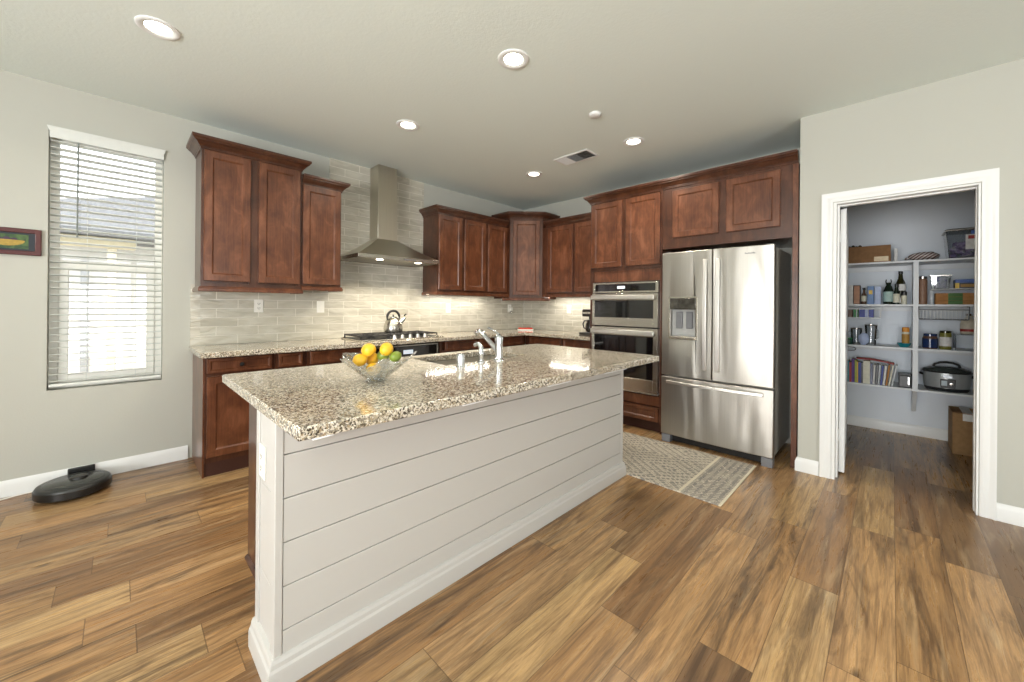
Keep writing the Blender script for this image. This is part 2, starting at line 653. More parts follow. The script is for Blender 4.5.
mb.box(-.9, 1.3, YF - .09, YF - .03, 2.23, 2.3).box(-.9, 1.3, YF - .09, YF - .03, 0, .08)
struct('door_2', mb, 'white')

# baseboards
BP = [(0, 0), (.015, 0), (.015, .07), (.012, .085), (.007, .1), (.004, .105), (0, .105)]
struct('baseboard_back', MB().sweep(BP, [(XL, YA), (.398, YA)]), 'white')
struct('baseboard_pantry_left', MB().sweep(BP, [(XP + .03, .52), (XP, .52), (XP, .389)]), 'white')
struct('baseboard_pantry_right', MB().sweep(BP, [(XP, -.457), (XP, YF)]), 'white')
struct('baseboard_pantry_far', MB().sweep(BP, [(XQ, .40), (XQ, -1.38)]), 'white')
struct('baseboard_left', MB().sweep(BP, [(XL, YF), (XL, YA)]), 'white')

# pantry door casing and jamb
CP = [(0, 0), (0.009, 0), (0.012, .008), (.014, .02), (.011, .03), (.013, .045), (.020, .058), (.020, .066), (0, .066)]


def casing(mb, xf, y0, y1, zt, s):
    """mitred casing: profile (depth, width outward) round the opening on the x = xf face"""
    rings = []
    for (yy, zz, dy, dz) in ((y1, 0, 1, 0), (y1, zt, 1, 1), (y0, zt, -1, 1), (y0, 0, -1, 0)):
        rings.append([(xf + s * d, yy + dy * w, zz + dz * w) for d, w in CP])
    mb.loft(rings)


mb = MB()
casing(mb, XP, DY0 - .005, DY1 + .018, DZ + .005, -1)
casing(mb, XP + .13, DY0 - .005, DY1 + .018, DZ + .005, 1)
struct('trim_1', mb, 'white')
mb = MB()
mb.box(XP - .006, XP + .136, DY1 - .004, DY1 + .016, 0, DZ)
mb.box(XP - .006, XP + .136, DY0 - .002, DY0 + .008, 0, DZ)
mb.box(XP - .006, XP + .136, DY0 + .008, DY1 - .004, DZ - .012, DZ)
mb.box(XP + .055, XP + .09, DY0 + .008, DY0 + .012, 0, DZ - .012)
mb.box(XP + .055, XP + .09, DY0 + .012, DY1 - .016, DZ - .022, DZ - .012)
mb.box(XP + .055, XP + .09, DY1 - .016, DY1 - .004, 0, DZ - .012)
struct('trim_2', mb, 'white', .001)

# pantry door leaf, swung into the pantry
dr = thing('door_1', 'white panelled pantry door', 'door', (XP + .165, DY1 - .012, 0), math.radians(2.5))
del dr['category']
del dr['label']
dr['kind'] = 'structure'
obj('door_panel', MB().box(0, .66, -.036, 0, .012, DZ - .02), 'white', dr, .002)
mb = MB()
for z0, z1 in ((.2, .95), (1.1, 1.85)):
    mb.box(.11, .55, -.039, -.030, z0, z1)
obj('door_moulding', mb, 'white', dr, .006)
for z in (.25, 1.02, 1.78):
    obj('hinge', MB().box(-.004, .0, -.034, .0, z, z + .09).cyl((-.006, .006, z), .006, .09, 'z', 10), 'white', dr)

# window_1: frame, sashes and glass in the reveal
w1 = bpy.data.objects.new('window_1', None)
COL.objects.link(w1)
w1.location = (WX0, YA, WZ0)
w1['kind'] = 'structure'
O = (WX0, YA, WZ0)
y0, y1 = YA + .085, YA + .14
mb = MB(O)
mb.box(WX0, WX0 + .045, y0, y1, WZ0, WZ1).box(WX1 - .045, WX1, y0, y1, WZ0, WZ1)
mb.box(WX0 + .045, WX1 - .045, y0, y1, WZ0, WZ0 + .045).box(WX0 + .045, WX1 - .045, y0, y1, WZ1 - .045, WZ1)
obj('window_frame', mb, 'plastic_white', w1, .003)
ZM = 1.535
mb = MB(O)
mb.box(WX0 + .045, WX1 - .045, y0 - .01, y1 - .02, ZM - .03, ZM + .025)
mb.box(WX0 + .045, WX0 + .09, y0 - .01, y1 - .02, WZ0 + .045, ZM - .03).box(WX1 - .09, WX1 - .045, y0 - .01, y1 - .02, WZ0 + .045, ZM - .03)
mb.box(WX0 + .09, WX1 - .09, y0 - .01, y1 - .02, WZ0 + .045, WZ0 + .09)
obj('sash', mb, 'plastic_white', w1, .003)
obj('pane', MB(O).box(WX0 + .09, WX1 - .09, YA + .10, YA + .104, WZ0 + .09, ZM - .03), 'pane', w1)
obj('pane', MB(O).box(WX0 + .045, WX1 - .045, YA + .125, YA + .129, ZM + .025, WZ1 - .045), 'pane', w1)

# backsplash tile
TT = .010
struct('trim_backsplash_left', MB().box(.468, 1.49, YA - TT, YA, .916, 1.48), 'tile_x')
struct('trim_backsplash_border', MB().box(.405, .468, YA - TT, YA, .916, 1.42), 'tile_end')
struct('trim_backsplash_range', MB().box(1.49, 2.595, YA - TT, YA, .916, ZC), 'tile_x')
struct('trim_backsplash_corner', MB().box(2.595, XB, YA - TT, YA, .916, 1.50), 'tile_x')
struct('trim_backsplash_right', MB().box(XB - TT, XB, 2.45, YA - TT, .916, 1.50), 'tile_y')

# ------------------------------------------------------------------ outside the window
struct('ground_outside', MB().box(-6, 10, YA + .2, 14, -.3, -.12), plain('pale_patio', 'd9d4c8', 0.8))
nh = thing('neighbor_house', 'pale stucco neighbouring house with grey roof outside the window', 'house', (0, 7.6, -.12))
O = (0, 7.6, -.12)
obj('wall', MB(O).box(-5, 4.5, 7.6, 10.5, -.12, 2.06), plain('white_stucco', 'e4e2dc', 0.9), nh)
mb = MB(O)
mb.loft([[(x, 6.7, 2.06), (x, 6.7, 2.13), (x, 8.2, z), (x, 10.6, 2.13), (x, 10.6, 2.06)] for x, z in ((-5.2, 2.14), (-1.8, 2.145), (1.2, 3.1), (5.0, 3.1))])
obj('roof', mb, plain('grey_roof_tile', '5a5c60', 0.8, 0, 0.1, 0.3, 20), nh)
obj('eave_beam', MB(O).box(-.50, .14, 6.82, 6.94, 1.93, 2.055), plain('beige_beam', 'cfc3a2', 0.8), nh, .01)
obj('post', MB(O).box(-.11, -.03, 6.84, 6.92, -.12, 1.928), plain('beige_post', 'd2c8ae', 0.8), nh, .01)
obj('downspout', MB(O).box(-.36, -.285, 7.53, 7.5995, -.12, 1.80), plain('grey_downspout', '8f9294', 0.6), nh, .01)


# ------------------------------------------------------------------ cabinet builders
def door(parent, x0, x1, z0, z1, y, name='cabinet_door', st=.055, mat='cherry', t=.023):
    """framed door whose front is at y - t; a recessed panel is its child"""
    mb = MB()
    loops = []
    for ins, yy in ((0, y), (0, y - t + .004), (.004, y - t), (st - .004, y - t), (st + .007, y - t + .011)):
        loops.append([(x0 + ins, yy, z0 + ins), (x1 - ins, yy, z0 + ins), (x1 - ins, yy, z1 - ins), (x0 + ins, yy, z1 - ins)])
    mb.loft(loops, True, False, False)
    d = obj(name, mb, mat, parent, 0, 25)
    s = st + .0065
    obj('door_panel' if 'door' in name else 'drawer_panel',
        MB().box(x0 + s, x1 - s, y - t + .011, y - .002, z0 + s, z1 - s), mat, d, 0, 0)
    return d


def drawer(parent, x0, x1, z0, z1, y, name='drawer_front'):
    return door(parent, x0, x1, z0, z1, y, name, .022 if z1 - z0 < .13 else .04)


CROWN = [(0, 0), (.005, 0), (.008, .004), (.008, .014), (.014, .017), (.014, .022), (.020, .027), (.027, .038), (.036, .048), (.047, .055),
         (.052, .057), (.052, .063), (.058, .066), (.064, .073), (.064, .092), (0, .092)]


def crown(parent, path, z, sc=1.0):
    return obj('crown_molding', MB().sweep([(o * sc, z + h * sc) for o, h in CROWN], path), 'cherry_dark', parent, 0, 24)


RAIL = [(0, 0), (.011, 0), (.016, .005), (.016, .024), (.011, .029), (.011, .034), (.004, .040), (0, .040)]


def rail(parent, path, z):
    return obj('light_rail', MB().sweep([(o, z + h) for o, h in RAIL], path), 'cherry', parent, 0, 30)


def carcass(parent, w, d, z0, z1, stiles, y_f=None):
    """box plus a face frame with the given stile spans"""
    obj('cabinet_body', MB().box(0, w, -d + .018, 0, z0, z1), 'cherry_dark', parent, .001)
    mb = MB()
    for a, b in stiles:
        mb.box(a, b, -d, -d + .0178, z0, z1)
    xs = sorted(stiles)
    for (a, b), (c, e) in zip(xs, xs[1:]):
        mb.box(b, c, -d, -d + .0178, z1 - .04, z1)
        mb.box(b, c, -d, -d + .0178, z0, z0 + .04)
    obj('face_frame', mb, 'cherry_dark', parent, 0, 0)


GW = 'wall cabinets of cherry-stained wood'
GB = 'base cabinets of cherry-stained wood'
DW = .31                                    # wall cabinet depth to the frame face

# tall two-door wall cabinet left of the hood
c = thing('wall_cabinet', 'tallest cherry wall cabinet with two doors, nearest the window, left of the range hood', 'cabinet', (.432, YA - TT, 1.385), 0, GW)
w = .704
carcass(c, w, DW, 0, 1.07, [(0, .035), (.312, .382), (w - .035, w)])
door(c, .016, .318, .055, 1.06, -DW)
door(c, .376, .690, .055, 1.06, -DW)
crown(c, [(0, 0), (0, -DW), (w, -DW), (w, 0)], 1.065, .98)
rail(c, [(0, 0), (0, -DW), (w, -DW), (w, 0)], -.028)
# shorter single-door wall cabinet
c = thing('wall_cabinet', 'single-door cherry wall cabinet between the tallest cabinet and the range hood', 'cabinet', (1.138, YA - TT, 1.40), 0, GW)
w = .346
carcass(c, w, DW, 0, .94, [(0, .03), (w - .03, w)])
door(c, .008, .335, .045, .935, -DW)
crown(c, [(0, -DW), (w, -DW), (w, 0)], .932, .98)
rail(c, [(0, -DW), (w, -DW), (w, 0)], -.012)
# right of the hood
c = thing('wall_cabinet', 'two-door cherry wall cabinet immediately right of the range hood', 'cabinet', (2.59, YA - TT, 1.395), 0, GW)
w = .752
carcass(c, w, DW, 0, .94, [(0, .035), (.335, .395), (w - .025, w)])
door(c, .006, .345, .055, .930, -DW)
door(c, .385, .728, .055, .930, -DW)
crown(c, [(0, 0), (0, -DW), (w, -DW)], .932, .98)
rail(c, [(0, 0), (0, -DW), (w, -DW)], -.012)
c = thing('wall_cabinet', 'narrow single-door cherry wall cabinet touching the left of the diagonal corner cabinet', 'cabinet', (3.344, YA - TT, 1.395), 0, GW)
w = .428
carcass(c, w, DW, 0, .94, [(0, .025), (w - .04, w)])
door(c, .022, .364, .055, .930, -DW)
crown(c, [(0, -DW), (w - .062, -DW)], .932, .98)
rail(c, [(0, -DW), (w - .02, -DW)], -.012)
# diagonal corner cabinet
O = (XB - TT, YA - TT, 1.35)
c = thing('corner_cabinet', 'cherry corner wall cabinet with one diagonal door where the tiled walls meet', 'cabinet', O, 0, GW)
ax, ay = 3.775, 3.765
bx, by = 4.095, 3.445
obj('cabinet_body', MB(O).prism([(ax, O[1]), (ax, ay), (bx, by), (O[0], by), (O[0], O[1])], 1.365, 2.47), 'cherry_dark', c, .001)
L = math.hypot(bx - ax, by - ay)
k = 1 / math.sqrt(2)
rot = Matrix.Rotation(-PI / 4, 4, 'Z')
for nm in ('d',):
    d = door(c, .045, L - .045, .065, 1.085, 0, st=.052)
    for o in [d] + list(d.children):
        for vtx in o.data.vertices:
            vtx.co = rot @ vtx.co + Vector((ax - O[0], ay - O[1], 0))
obj('crown_molding', MB(O).sweep([(o, 2.462 + h) for o, h in CROWN], [(ax, O[1]), (ax, ay), (bx, by), (O[0], by)]), 'cherry_dark', c, 0, 30)
obj('light_rail', MB(O).sweep([(o + .006, 1.335 + h) for o, h in RAIL], [(ax - .15, ay), (ax, ay), (bx, by), (bx, by - .15)]), 'cherry', c, 0, 30)
# right wall, two doors
RZ = -PI / 2
c = thing('wall_cabinet', 'two-door cherry wall cabinet between the corner cabinet and the oven tower', 'cabinet', (XB - TT, 3.443, 1.395), RZ, GW)
w = .988
carcass(c, w, DW, 0, .94, [(0, .10), (.50, .57), (w - .10, w)])
door(c, .105, .518, .055, .930, -DW)
door(c, .556, .97, .055, .930, -DW)
crown(c, [(.062, -DW), (w, -DW)], .932, .98)
rail(c, [(.02, -DW), (w, -DW)], -.012)

# oven tower
TX = XB - 3.76           # .65
c = thing('oven_tower_cabinet', 'tall cherry cabinet tower framing the built-in double oven beside the refrigerator', 'cabinet', (XB, 2.45, 0), RZ)
w = .828
mb = MB()
mb.box(0, .035, -TX + .02, -.002, 0, 2.42).box(w - .02, w, -TX + .02, -.002, 0, 2.42)
mb.box(.035, w - .02, -TX + .05, -.002, 1.535, 2.42).box(.035, w - .02, -TX + .08, -.002, .02, .38)
obj('cabinet_body', mb, 'cherry_dark', c)
mb = MB()
mb.box(0, .042, -TX, -TX + .0195, .10, 2.42).box(w - .022, w, -TX, -TX + .0195, .10, 2.42)
mb.box(.042, w - .022, -TX, -TX + .0195, 2.40, 2.42).box(.042, w - .022, -TX, -TX + .0195, 1.655, 1.72)
mb.box(.39, .445, -TX, -TX + .0195, 1.72, 2.40)
obj('face_frame', mb, 'cherry_dark', c, 0, 0)
obj('filler_panel', MB().box(.042, w - .022, -TX + .012, -TX + .03, 1.536, 1.655), 'cherry', c, 0, 0)
door(c, .02, .394, 1.695, 2.405, -TX)
door(c, .441, .812, 1.695, 2.405, -TX)
drawer(c, .03, .80, .115, .262, -TX + .02)
obj('rail_panel', MB().box(.042, w - .022, -TX, -TX + .06, .275, .372), 'cherry', c, 0, 0)
obj('toe_kick', MB().box(.036, w - .021, -TX + .07, -TX + .079, .0, .115), 'toe', c)
crown(c, [(0, -.30), (0, -TX), (w - .001, -TX)], 2.418, 1.0)
# cabinet over the fridge with its tall end panel
c = thing('fridge_surround_cabinet', 'cherry cabinet with two wide doors bridging over the refrigerator', 'cabinet', (XB, 1.62, 0), RZ)
w = 1.62 - .53
obj('cabinet_body', MB().box(.001, w - .041, -TX + .02, -.002, 1.835, 2.42), 'cherry_dark', c)
mb = MB()
mb.box(.001, .10, -TX, -TX + .0195, 1.835, 2.42).box(.503, .580, -TX, -TX + .0195, 1.835, 2.42).box(.962, w - .041, -TX, -TX + .0195, 1.835, 2.42)
for a, b in ((.10, .503), (.58, .962)):
    mb.box(a, b, -TX, -TX + .0195, 1.835, 1.95).box(a, b, -TX, -TX + .0195, 2.39, 2.42)
obj('face_frame', mb, 'cherry_dark', c, 0, 0)
obj('end_panel', MB().box(w - .04, w - .002, -TX, -.002, 0, 2.42), 'cherry', c, .001)
door(c, .10, .512, 1.935, 2.39, -TX)
door(c, .572, .970, 1.932, 2.392, -TX)
crown(c, [(0, -TX), (w - .004, -TX)], 2.418, 1.0)

# ---- base cabinets along the hood wall
DB = .55
BY = YA - .001


def base_cab(x0, x1, label, drs, doors, wall='A', name='base_cabinet', body_top=.874):
    if wall == 'A':
        c = thing(name, label, 'cabinet', (x0, BY, 0), 0, GB)
        w = x1 - x0
    else:
        c = thing(name, label, 'cabinet', (XB - .001, x0, 0), RZ, GB)
        w = x0 - x1
    obj('cabinet_body', MB().box(.001, w - .001, -DB + .02, -.001, .1, body_top), 'cherry_dark', c)
    mb = MB().box(.001, .026, -DB, -DB + .0195, .1, body_top).box(w - .026, w - .001, -DB, -DB + .0195, .1, body_top)
    mb.box(.026, w - .026, -DB, -DB + .0195, body_top - .014, body_top).box(.026, w - .026, -DB, -DB + .0195, .1, .145).box(.026, w - .026, -DB, -DB + .0195, .73, .76)
    obj('face_frame', mb, 'cherry_dark', c, 0, 0)
    obj('toe_kick', MB().box(.001, w - .001, -DB + .012, -.001, 0, .0995), 'toe', c)
    out = []
    for a, b in drs:
        out.append(drawer(c, a - x0 if wall == 'A' else x0 - a, b - x0 if wall == 'A' else x0 - b, .755, .862, -DB))
    for a, b in doors:
        door(c, a - x0 if wall == 'A' else x0 - a, b - x0 if wall == 'A' else x0 - b, .143, .73, -DB)
    return c, out


c, d = base_cab(.436, .880, 'cherry base cabinet at the window end of the run with a black drawer knob', [(.446, .857)], [(.446, .857)])
k = MB((0, 0, 0))
k.lathe([(.006, 0), (.006, .012), (.014, .018), (.016, .024), (.012, .030), (.001, .031)], (.216, -DB - .02, .808), 16, Vector((0, -1, 0)))
obj('knob', k, 'black', d[0], label='round black knob')
obj('end_panel', MB().box(-.012, .0, -DB, -.001, 0, .874), 'cherry', c, .001)
base_cab(.881, 1.115, 'narrow cherry base cabinet second from the window end', [(.902, 1.082)], [(.902, 1.082)])
base_cab(1.116, 1.640, 'cherry base cabinet just left of the under-counter oven', [(1.141, 1.600)], [(1.141, 1.37), (1.375, 1.600)])
base_cab(2.470, 3.010, 'cherry base cabinet just right of the under-counter oven', [(2.535, 2.99)], [(2.535, 2.76), (2.765, 2.99)])
base_cab(3.011, 3.345, 'narrow cherry base cabinet left of the corner', [(3.03, 3.325)], [(3.03, 3.325)])
base_cab(3.346, 3.855, 'cherry corner base cabinet where the counters turn', [(3.365, 3.79)], [(3.365, 3.79)])
base_cab(3.530, 2.908, 'cherry base cabinet on the right wall below the red tray', [(3.45, 2.92)], [(3.45, 2.92)], 'B')
base_cab(2.907, 2.452, 'cherry base cabinet on the right wall below the coffee maker', [(2.895, 2.47)], [(2.895, 2.47)], 'B')

# worktop (one continuous L)
ct = tag(obj('countertop', MB((.398, 3.455, .875)).slab([.398, 3.775, XB - .001], [2.452, 3.455, YA - .001], {(0, 0)}, .875, .915), 'granite', None, .004),
         'L-shaped speckled beige granite worktop along the tiled walls', 'countertop')

# under-counter oven
O = (1.645, 3.48, .0)
ov = thing('undercounter_oven', 'black glass oven in a steel frame below the gas cooktop', 'oven', O)
obj('body', MB(O).box(1.645, 2.465, 3.556, 4.07, .1, .872), 'dark_gap', ov)
obj('trim_frame', MB(O).box(1.660, 2.445, 3.533, 3.5545, .84, .855).box(1.660, 1.68, 3.533, 3.5545, .12, .84).box(2.425, 2.445, 3.533, 3.5545, .12, .84), 'steel', ov, .002)
cp = obj('control_panel', MB(O).box(1.681, 2.424, 3.525, 3.5545, .72, .839), 'black_glass', ov, .002)
obj('clock', MB(O).box(2.02, 2.13, 3.5240, 3.5249, .765, .805), 'led', cp)
od = obj('oven_door', MB(O).box(1.681, 2.424, 3.517, 3.5545, .13, .71), 'black_glass', ov, .003)
obj('handle', MB(O).tube([(1.74, 3.517, .66), (1.74, 3.475, .66), (2.365, 3.475, .66), (2.365, 3.517, .66)], .011, 12), 'handle', od)
obj('toe_kick', MB(O).box(1.646, 2.464, 3.57, 3.59, 0, .099), 'toe', ov)

# ---- gas cooktop
O = (2.04, 3.76, .915)
ck = thing('gas_cooktop', 'stainless gas cooktop with black grates under the range hood', 'cooktop', O)
obj('tray', MB(O).box(1.585, 2.495, 3.50, 4.0, .915, .928), 'steel_h', ck, .004)
obj('burner_pan', MB(O).box(1.60, 2.48, 3.58, 3.985, .928, .931), 'black', ck)
for gx0, gx1 in ((1.605, 1.893), (1.897, 2.183), (2.187, 2.475)):
    mb = MB(O)
    za, zb = .953, .965
    for yy in (3.59, 3.69, 3.785, 3.88, 3.968):
        mb.box(gx0, gx1, yy, yy + .010, za, zb)
    n = 6
    for i in range(n):
        xx = gx0 + (gx1 - gx0 - .010) * i / (n - 1)
        mb.box(xx, xx + .010, 3.60, 3.968, za - .002, zb - .001)
    for xx in (gx0, gx1 - .012):
        for yy in (3.59, 3.966):
            mb.box(xx, xx + .012, yy, yy + .012, .931, za)
    obj('grate', mb, 'iron', ck, .002)
for bx_, by_ in ((1.75, 3.68), (1.75, 3.89), (2.04, 3.79), (2.33, 3.68), (2.33, 3.89)):
    obj('burner', MB(O).lathe([(.045, .931), (.045, .938), (.034, .942), (.034, .948), (.001, .949)], (bx_, by_, 0), 20), 'black', ck)
for i in range(5):
    kx = 1.93 + .088 * i
    obj('control_knob', MB(O).lathe([(.021, .928), (.021, .933), (.017, .936), (.0155, .958), (.012, .960), (.001, .960)], (kx, 3.541, 0), 18)
        .box(kx - .003, kx + .003, 3.527, 3.555, .960, .964), 'handle', ck)

# kettle on the back right burner
O = (2.10, 3.885, .965)
kt = thing('kettle', 'shiny steel stovetop kettle with black arched handle on the cooktop', 'kettle', O)
obj('body', MB().lathe([(.084, 0), (.096, .008), (.101, .04), (.096, .085), (.080, .125), (.052, .153), (.038, .160)], (0, 0, 0), 32), 'steel_h', kt)
lid = obj('lid', MB().lathe([(.039, .160), (.038, .166), (.02, .173), (.004, .175)], (0, 0, 0), 24), 'chrome', kt)
obj('lid_knob', MB().lathe([(.006, .174), (.006, .180), (.012, .185), (.012, .192), (.002, .195)], (0, 0, 0), 16), 'black', lid)
obj('spout', MB().tube([(.075, -.02, .105), (.105, -.03, .135), (.124, -.036, .160)], [.024, .018, .014], 14), 'chrome', kt)
obj('spout_lever', MB().tube([(.124, -.036, .158), (.112, -.034, .182), (.134, -.038, .196)], [.010, .007, .009], 8), 'black', kt)
pts = [(-.072 * math.cos(a), 0.0, .165 + .070 * math.sin(a)) for a in [PI * i / 14 for i in range(15)]]
pts = [(-.068, 0, .128)] + pts + [(.068, 0, .128)]
obj('handle', MB().tube(pts, [.006, .009] + [.014] * 13 + [.009, .006], 12), 'black', kt)

# ---- range hood
O = (2.02, YA - TT, 1.71)
hd = thing('range_hood', 'stainless steel chimney range hood on the tiled wall', 'range hood', O)
yb = YA - TT - .001
hx0, hx1, hyf = 1.566, 2.476, 3.57
mb = MB(O)
cx0, cx1, cyf = 1.915, 2.132, 3.885
rings = []
for t in [i / 10 for i in range(11)]:
    e = t ** 1.0
    zz = 1.753 + (1.965 - 1.753) * (t * 0.82 + .18 * t * t)
    rings.append([(hx0 + (cx0 - .006 - hx0) * e, hyf + (cyf - .006 - hyf) * e, zz), (hx1 + (cx1 + .006 - hx1) * e, hyf + (cyf - .006 - hyf) * e, zz),
                  (hx1 + (cx1 + .006 - hx1) * e, yb, zz), (hx0 + (cx0 - .006 - hx0) * e, yb, zz)])
mb.loft(rings)
obj('canopy', mb, 'hood', hd, 0, 20)
lp = obj('lip', MB(O).slab([hx0, hx0 + .012, hx1 - .012, hx1], [hyf, hyf + .012, yb - .012, yb], {(1, 1)}, 1.715, 1.7528), 'steel_h', hd, .002)
mb = MB(O)
for i in range(5):
    mb.box(2.05 + .028 * i, 2.066 + .028 * i, hyf - .004, hyf, 1.727, 1.739)
obj('switch', mb, 'grey_plastic', lp)
obj('filter', MB(O).box(hx0 + .0125, hx1 - .0125, hyf + .0125, yb - .0125, 1.722, 1.732), plain('hood_filter_mesh', '9a968a', 0.4, 0.8), hd)
for lx in (1.83, 2.27):
    obj('hood_lamp', MB(O).lathe([(.034, 1.722), (.034, 1.716), (.026, 1.714), (.001, 1.714)], (lx, 3.67, 0), 20), 'lamp_small', hd)
    area('hood_lamp_light', (lx - O[0], 3.67 - O[1], 1.710 - O[2]), (0, 0, 0), .05, .05, 5, (1, .88, .7), 2.2, 'DISK', hd)
obj('chimney', MB(O).box(cx0, cx1, cyf, yb, 1.962, ZC - .001), 'hood', hd, .002)
obj('chimney_sleeve', MB(O).box(cx0 - .003, cx1 + .003, cyf - .003, yb, 1.962, 2.36), 'hood', hd, .002)

# under-cabinet light strips
for (x, y, z, sx, rz, lab) in ((.78, 3.93, 1.3915, .6, 0, 'slim light strip under the tallest wall cabinet left of the hood'),
                               (3.05, 3.93, 1.3935, 1.0, 0, 'slim light strip under the wall cabinets right of the hood'),
                               (4.25, 3.0, 1.3935, .9, RZ, 'slim light strip under the right wall cabinets')):
    st = thing('light_strip', lab, 'light', (x, y, z), rz, 'under-cabinet light strips')
    obj('housing', MB().box(-sx / 2, sx / 2, -.018, .018, -.002, .0012), 'plastic_white', st)
    obj('diffuser', MB().box(-sx / 2 + .005, sx / 2 - .005, -.014, .014, -.0036, -.0021), 'strip', st)
    area('strip_glow', (0, 0, -.006), (0, 0, 0), sx, .025, (2.4 if x < 1 else 3.8) * sx, (1, .93, .82), PI, 'RECTANGLE', st)

# ---- wall oven (microwave over oven)
O = (3.752, 2.02, .385)
wo = thing('wall_oven', 'built-in stainless double wall oven with black glass doors beside the refrigerator', 'oven', O)
ya, yb2 = 1.648, 2.402
obj('body', MB(O).box(3.76, 4.38, ya + .01, yb2 - .01, .386, 1.534), 'dark_gap', wo)
f1 = 3.735


def yz(mb, y0, y1, z0, z1, x0, x1):
    mb.box(x0, x1, y0, y1, z0, z1)
    return mb


mb = MB(O)
mb.box(f1, 3.7595, ya, yb2, 1.415, 1.433).box(f1, 3.7595, ya, yb2, 1.508, 1.525).box(f1, 3.7595, ya, ya + .03, 1.433, 1.508).box(f1, 3.7595, yb2 - .03, yb2, 1.433, 1.508)
cpn = obj('control_panel', mb, 'steel_h', wo, .001)
obj('display_glass', MB(O).box(f1 + .003, 3.7595, ya + .03, yb2 - .03, 1.433, 1.508), 'black_glass', cpn)
obj('clock', MB(O).box(f1 + .0022, f1 + .0029, 2.01, 2.10, 1.458, 1.486), 'led', cpn)


def oven_door(z0, z1, wz0, wz1, hz0, hz1):
    m = MB(O)
    fx = 3.722
    m.box(fx, 3.7595, ya, ya + .045, z0, z1).box(fx, 3.7595, yb2 - .03, yb2, z0, z1)
    m.box(fx, 3.7595, ya + .045, yb2 - .03, z0, wz0).box(fx, 3.7595, ya + .045, yb2 - .03, wz1, z1)
    d = obj('oven_door', m, 'steel_h', wo, .0015)
    obj('door_glass', MB(O).box(fx + .004, 3.7595, ya + .045, yb2 - .03, wz0, wz1), 'black_glass', d)
    zc = (hz0 + hz1) / 2
    h = MB(O).box(fx - .05, fx - .036, ya + .02, yb2 - .01, hz0, hz1)
    h.box(fx - .036, fx, ya + .04, ya + .075, zc - .012, zc + .012).box(fx - .036, fx, yb2 - .06, yb2 - .025, zc - .012, zc + .012)
    obj('handle', h, 'handle', d, .006)
    return d


oven_door(1.062, 1.408, 1.150, 1.335, 1.342, 1.388)
oven_door(.40, 1.048, .53, .965, .975, 1.025)
obj('base_trim', MB(O).box(f1, 3.7595, ya, yb2, .386, .398), 'handle', wo)

# ---- refrigerator
O = (3.6, 1.11, 0)
fr = thing('refrigerator', 'stainless steel french-door refrigerator with water dispenser', 'refrigerator', O)
fy0, fy1 = .660, 1.558
obj('body', MB(O).box(3.680, 4.36, fy0 + .012, fy1 - .012, .065, 1.765), 'fridge_side', fr, .004)


def bowdoor(mb, y0, y1, z0, z1, xf, xb, bulge, ym, half):
    """door slab whose front bows out gently across the fridge width"""
    n = 14
    f = []
    for i in range(n + 1):
        y = y0 + (y1 - y0) * i / n
        t = (y - ym) / half
        f.append((xf - bulge * (1 - t * t), y))
    poly = f + [(xb, y1), (xb, y0)]
    mb.prism(poly, z0, z1)
    return mb


ymid, half = 1.109, .449
dl = obj('left_door', bowdoor(MB(O), 1.1125, fy1, .632, 1.775, 3.612, 3.676, .014, ymid, half), 'fridge', fr, .006)
rd = obj('right_door', bowdoor(MB(O), fy0, 1.1075, .632, 1.775, 3.612, 3.676, .014, ymid, half), 'fridge', fr, .006)
dw = obj('freezer_drawer', bowdoor(MB(O), fy0, fy1, .078, .618, 3.612, 3.676, .014, ymid, half), 'fridge', fr, .006)
# cut the dispenser niche into the left door
dy0, dy1, dz0, dz1 = 1.232, 1.486, .972, 1.362
cut = obj('cutter', MB(O).box(3.55, 3.66, dy0 + .012, dy1 - .012, dz0 + .03, dz1 - .115), 'dark_gap')
cut.location = (0, 0, 0)
cut.parent = fr
bm_mod = dl.modifiers.new('niche', 'BOOLEAN')
bm_mod.object = cut
bm_mod.operation = 'DIFFERENCE'
bm_mod.solver = 'EXACT'
dl.modifiers.move(1, 0)
bpy.context.view_layer.update()
dg = bpy.context.evaluated_depsgraph_get()
bev = dl.modifiers['bevel']
bev.show_viewport = False
dg.update()
nm = bpy.data.meshes.new_from_object(dl.evaluated_get(dg))
dl.modifiers.remove(bm_mod)
dl.data = nm
bev.show_viewport = True
bpy.data.objects.remove(cut)
for i in range(len(nm.materials) - 1, 0, -1):
    nm.materials.pop(index=i)
ds = obj('dispenser', MB(O).box(3.594, 3.600, dy0, dy0 + .012, dz0, dz1).box(3.594, 3.600, dy1 - .012, dy1, dz0, dz1)
         .box(3.594, 3.600, dy0 + .012, dy1 - .012, dz1 - .012, dz1), 'steel_h', dl, .001)
obj('dispenser_panel', MB(O).box(3.592, 3.612, dy0 + .0125, dy1 - .0125, dz1 - .115, dz1 - .0125), plain('dispenser_mirror', '6d6a66', 0.12, 0.85, 0.35, 0, 22), ds, .003)
obj('niche_back', MB(O).box(3.652, 3.659, dy0 + .013, dy1 - .013, dz0 + .031, dz1 - .116), plain('niche_grey', 'a9aaa8', .4), ds)
for py in (1.285, 1.375):
    obj('paddle', MB(O).box(3.630, 3.6515, py, py + .058, dz0 + .10, dz1 - .135), 'grey_plastic', ds, .006)
obj('drip_tray', MB(O).box(3.575, 3.655, dy0 + .013, dy1 - .013, dz0 + .004, dz0 + .0295), 'steel_h', ds, .004)


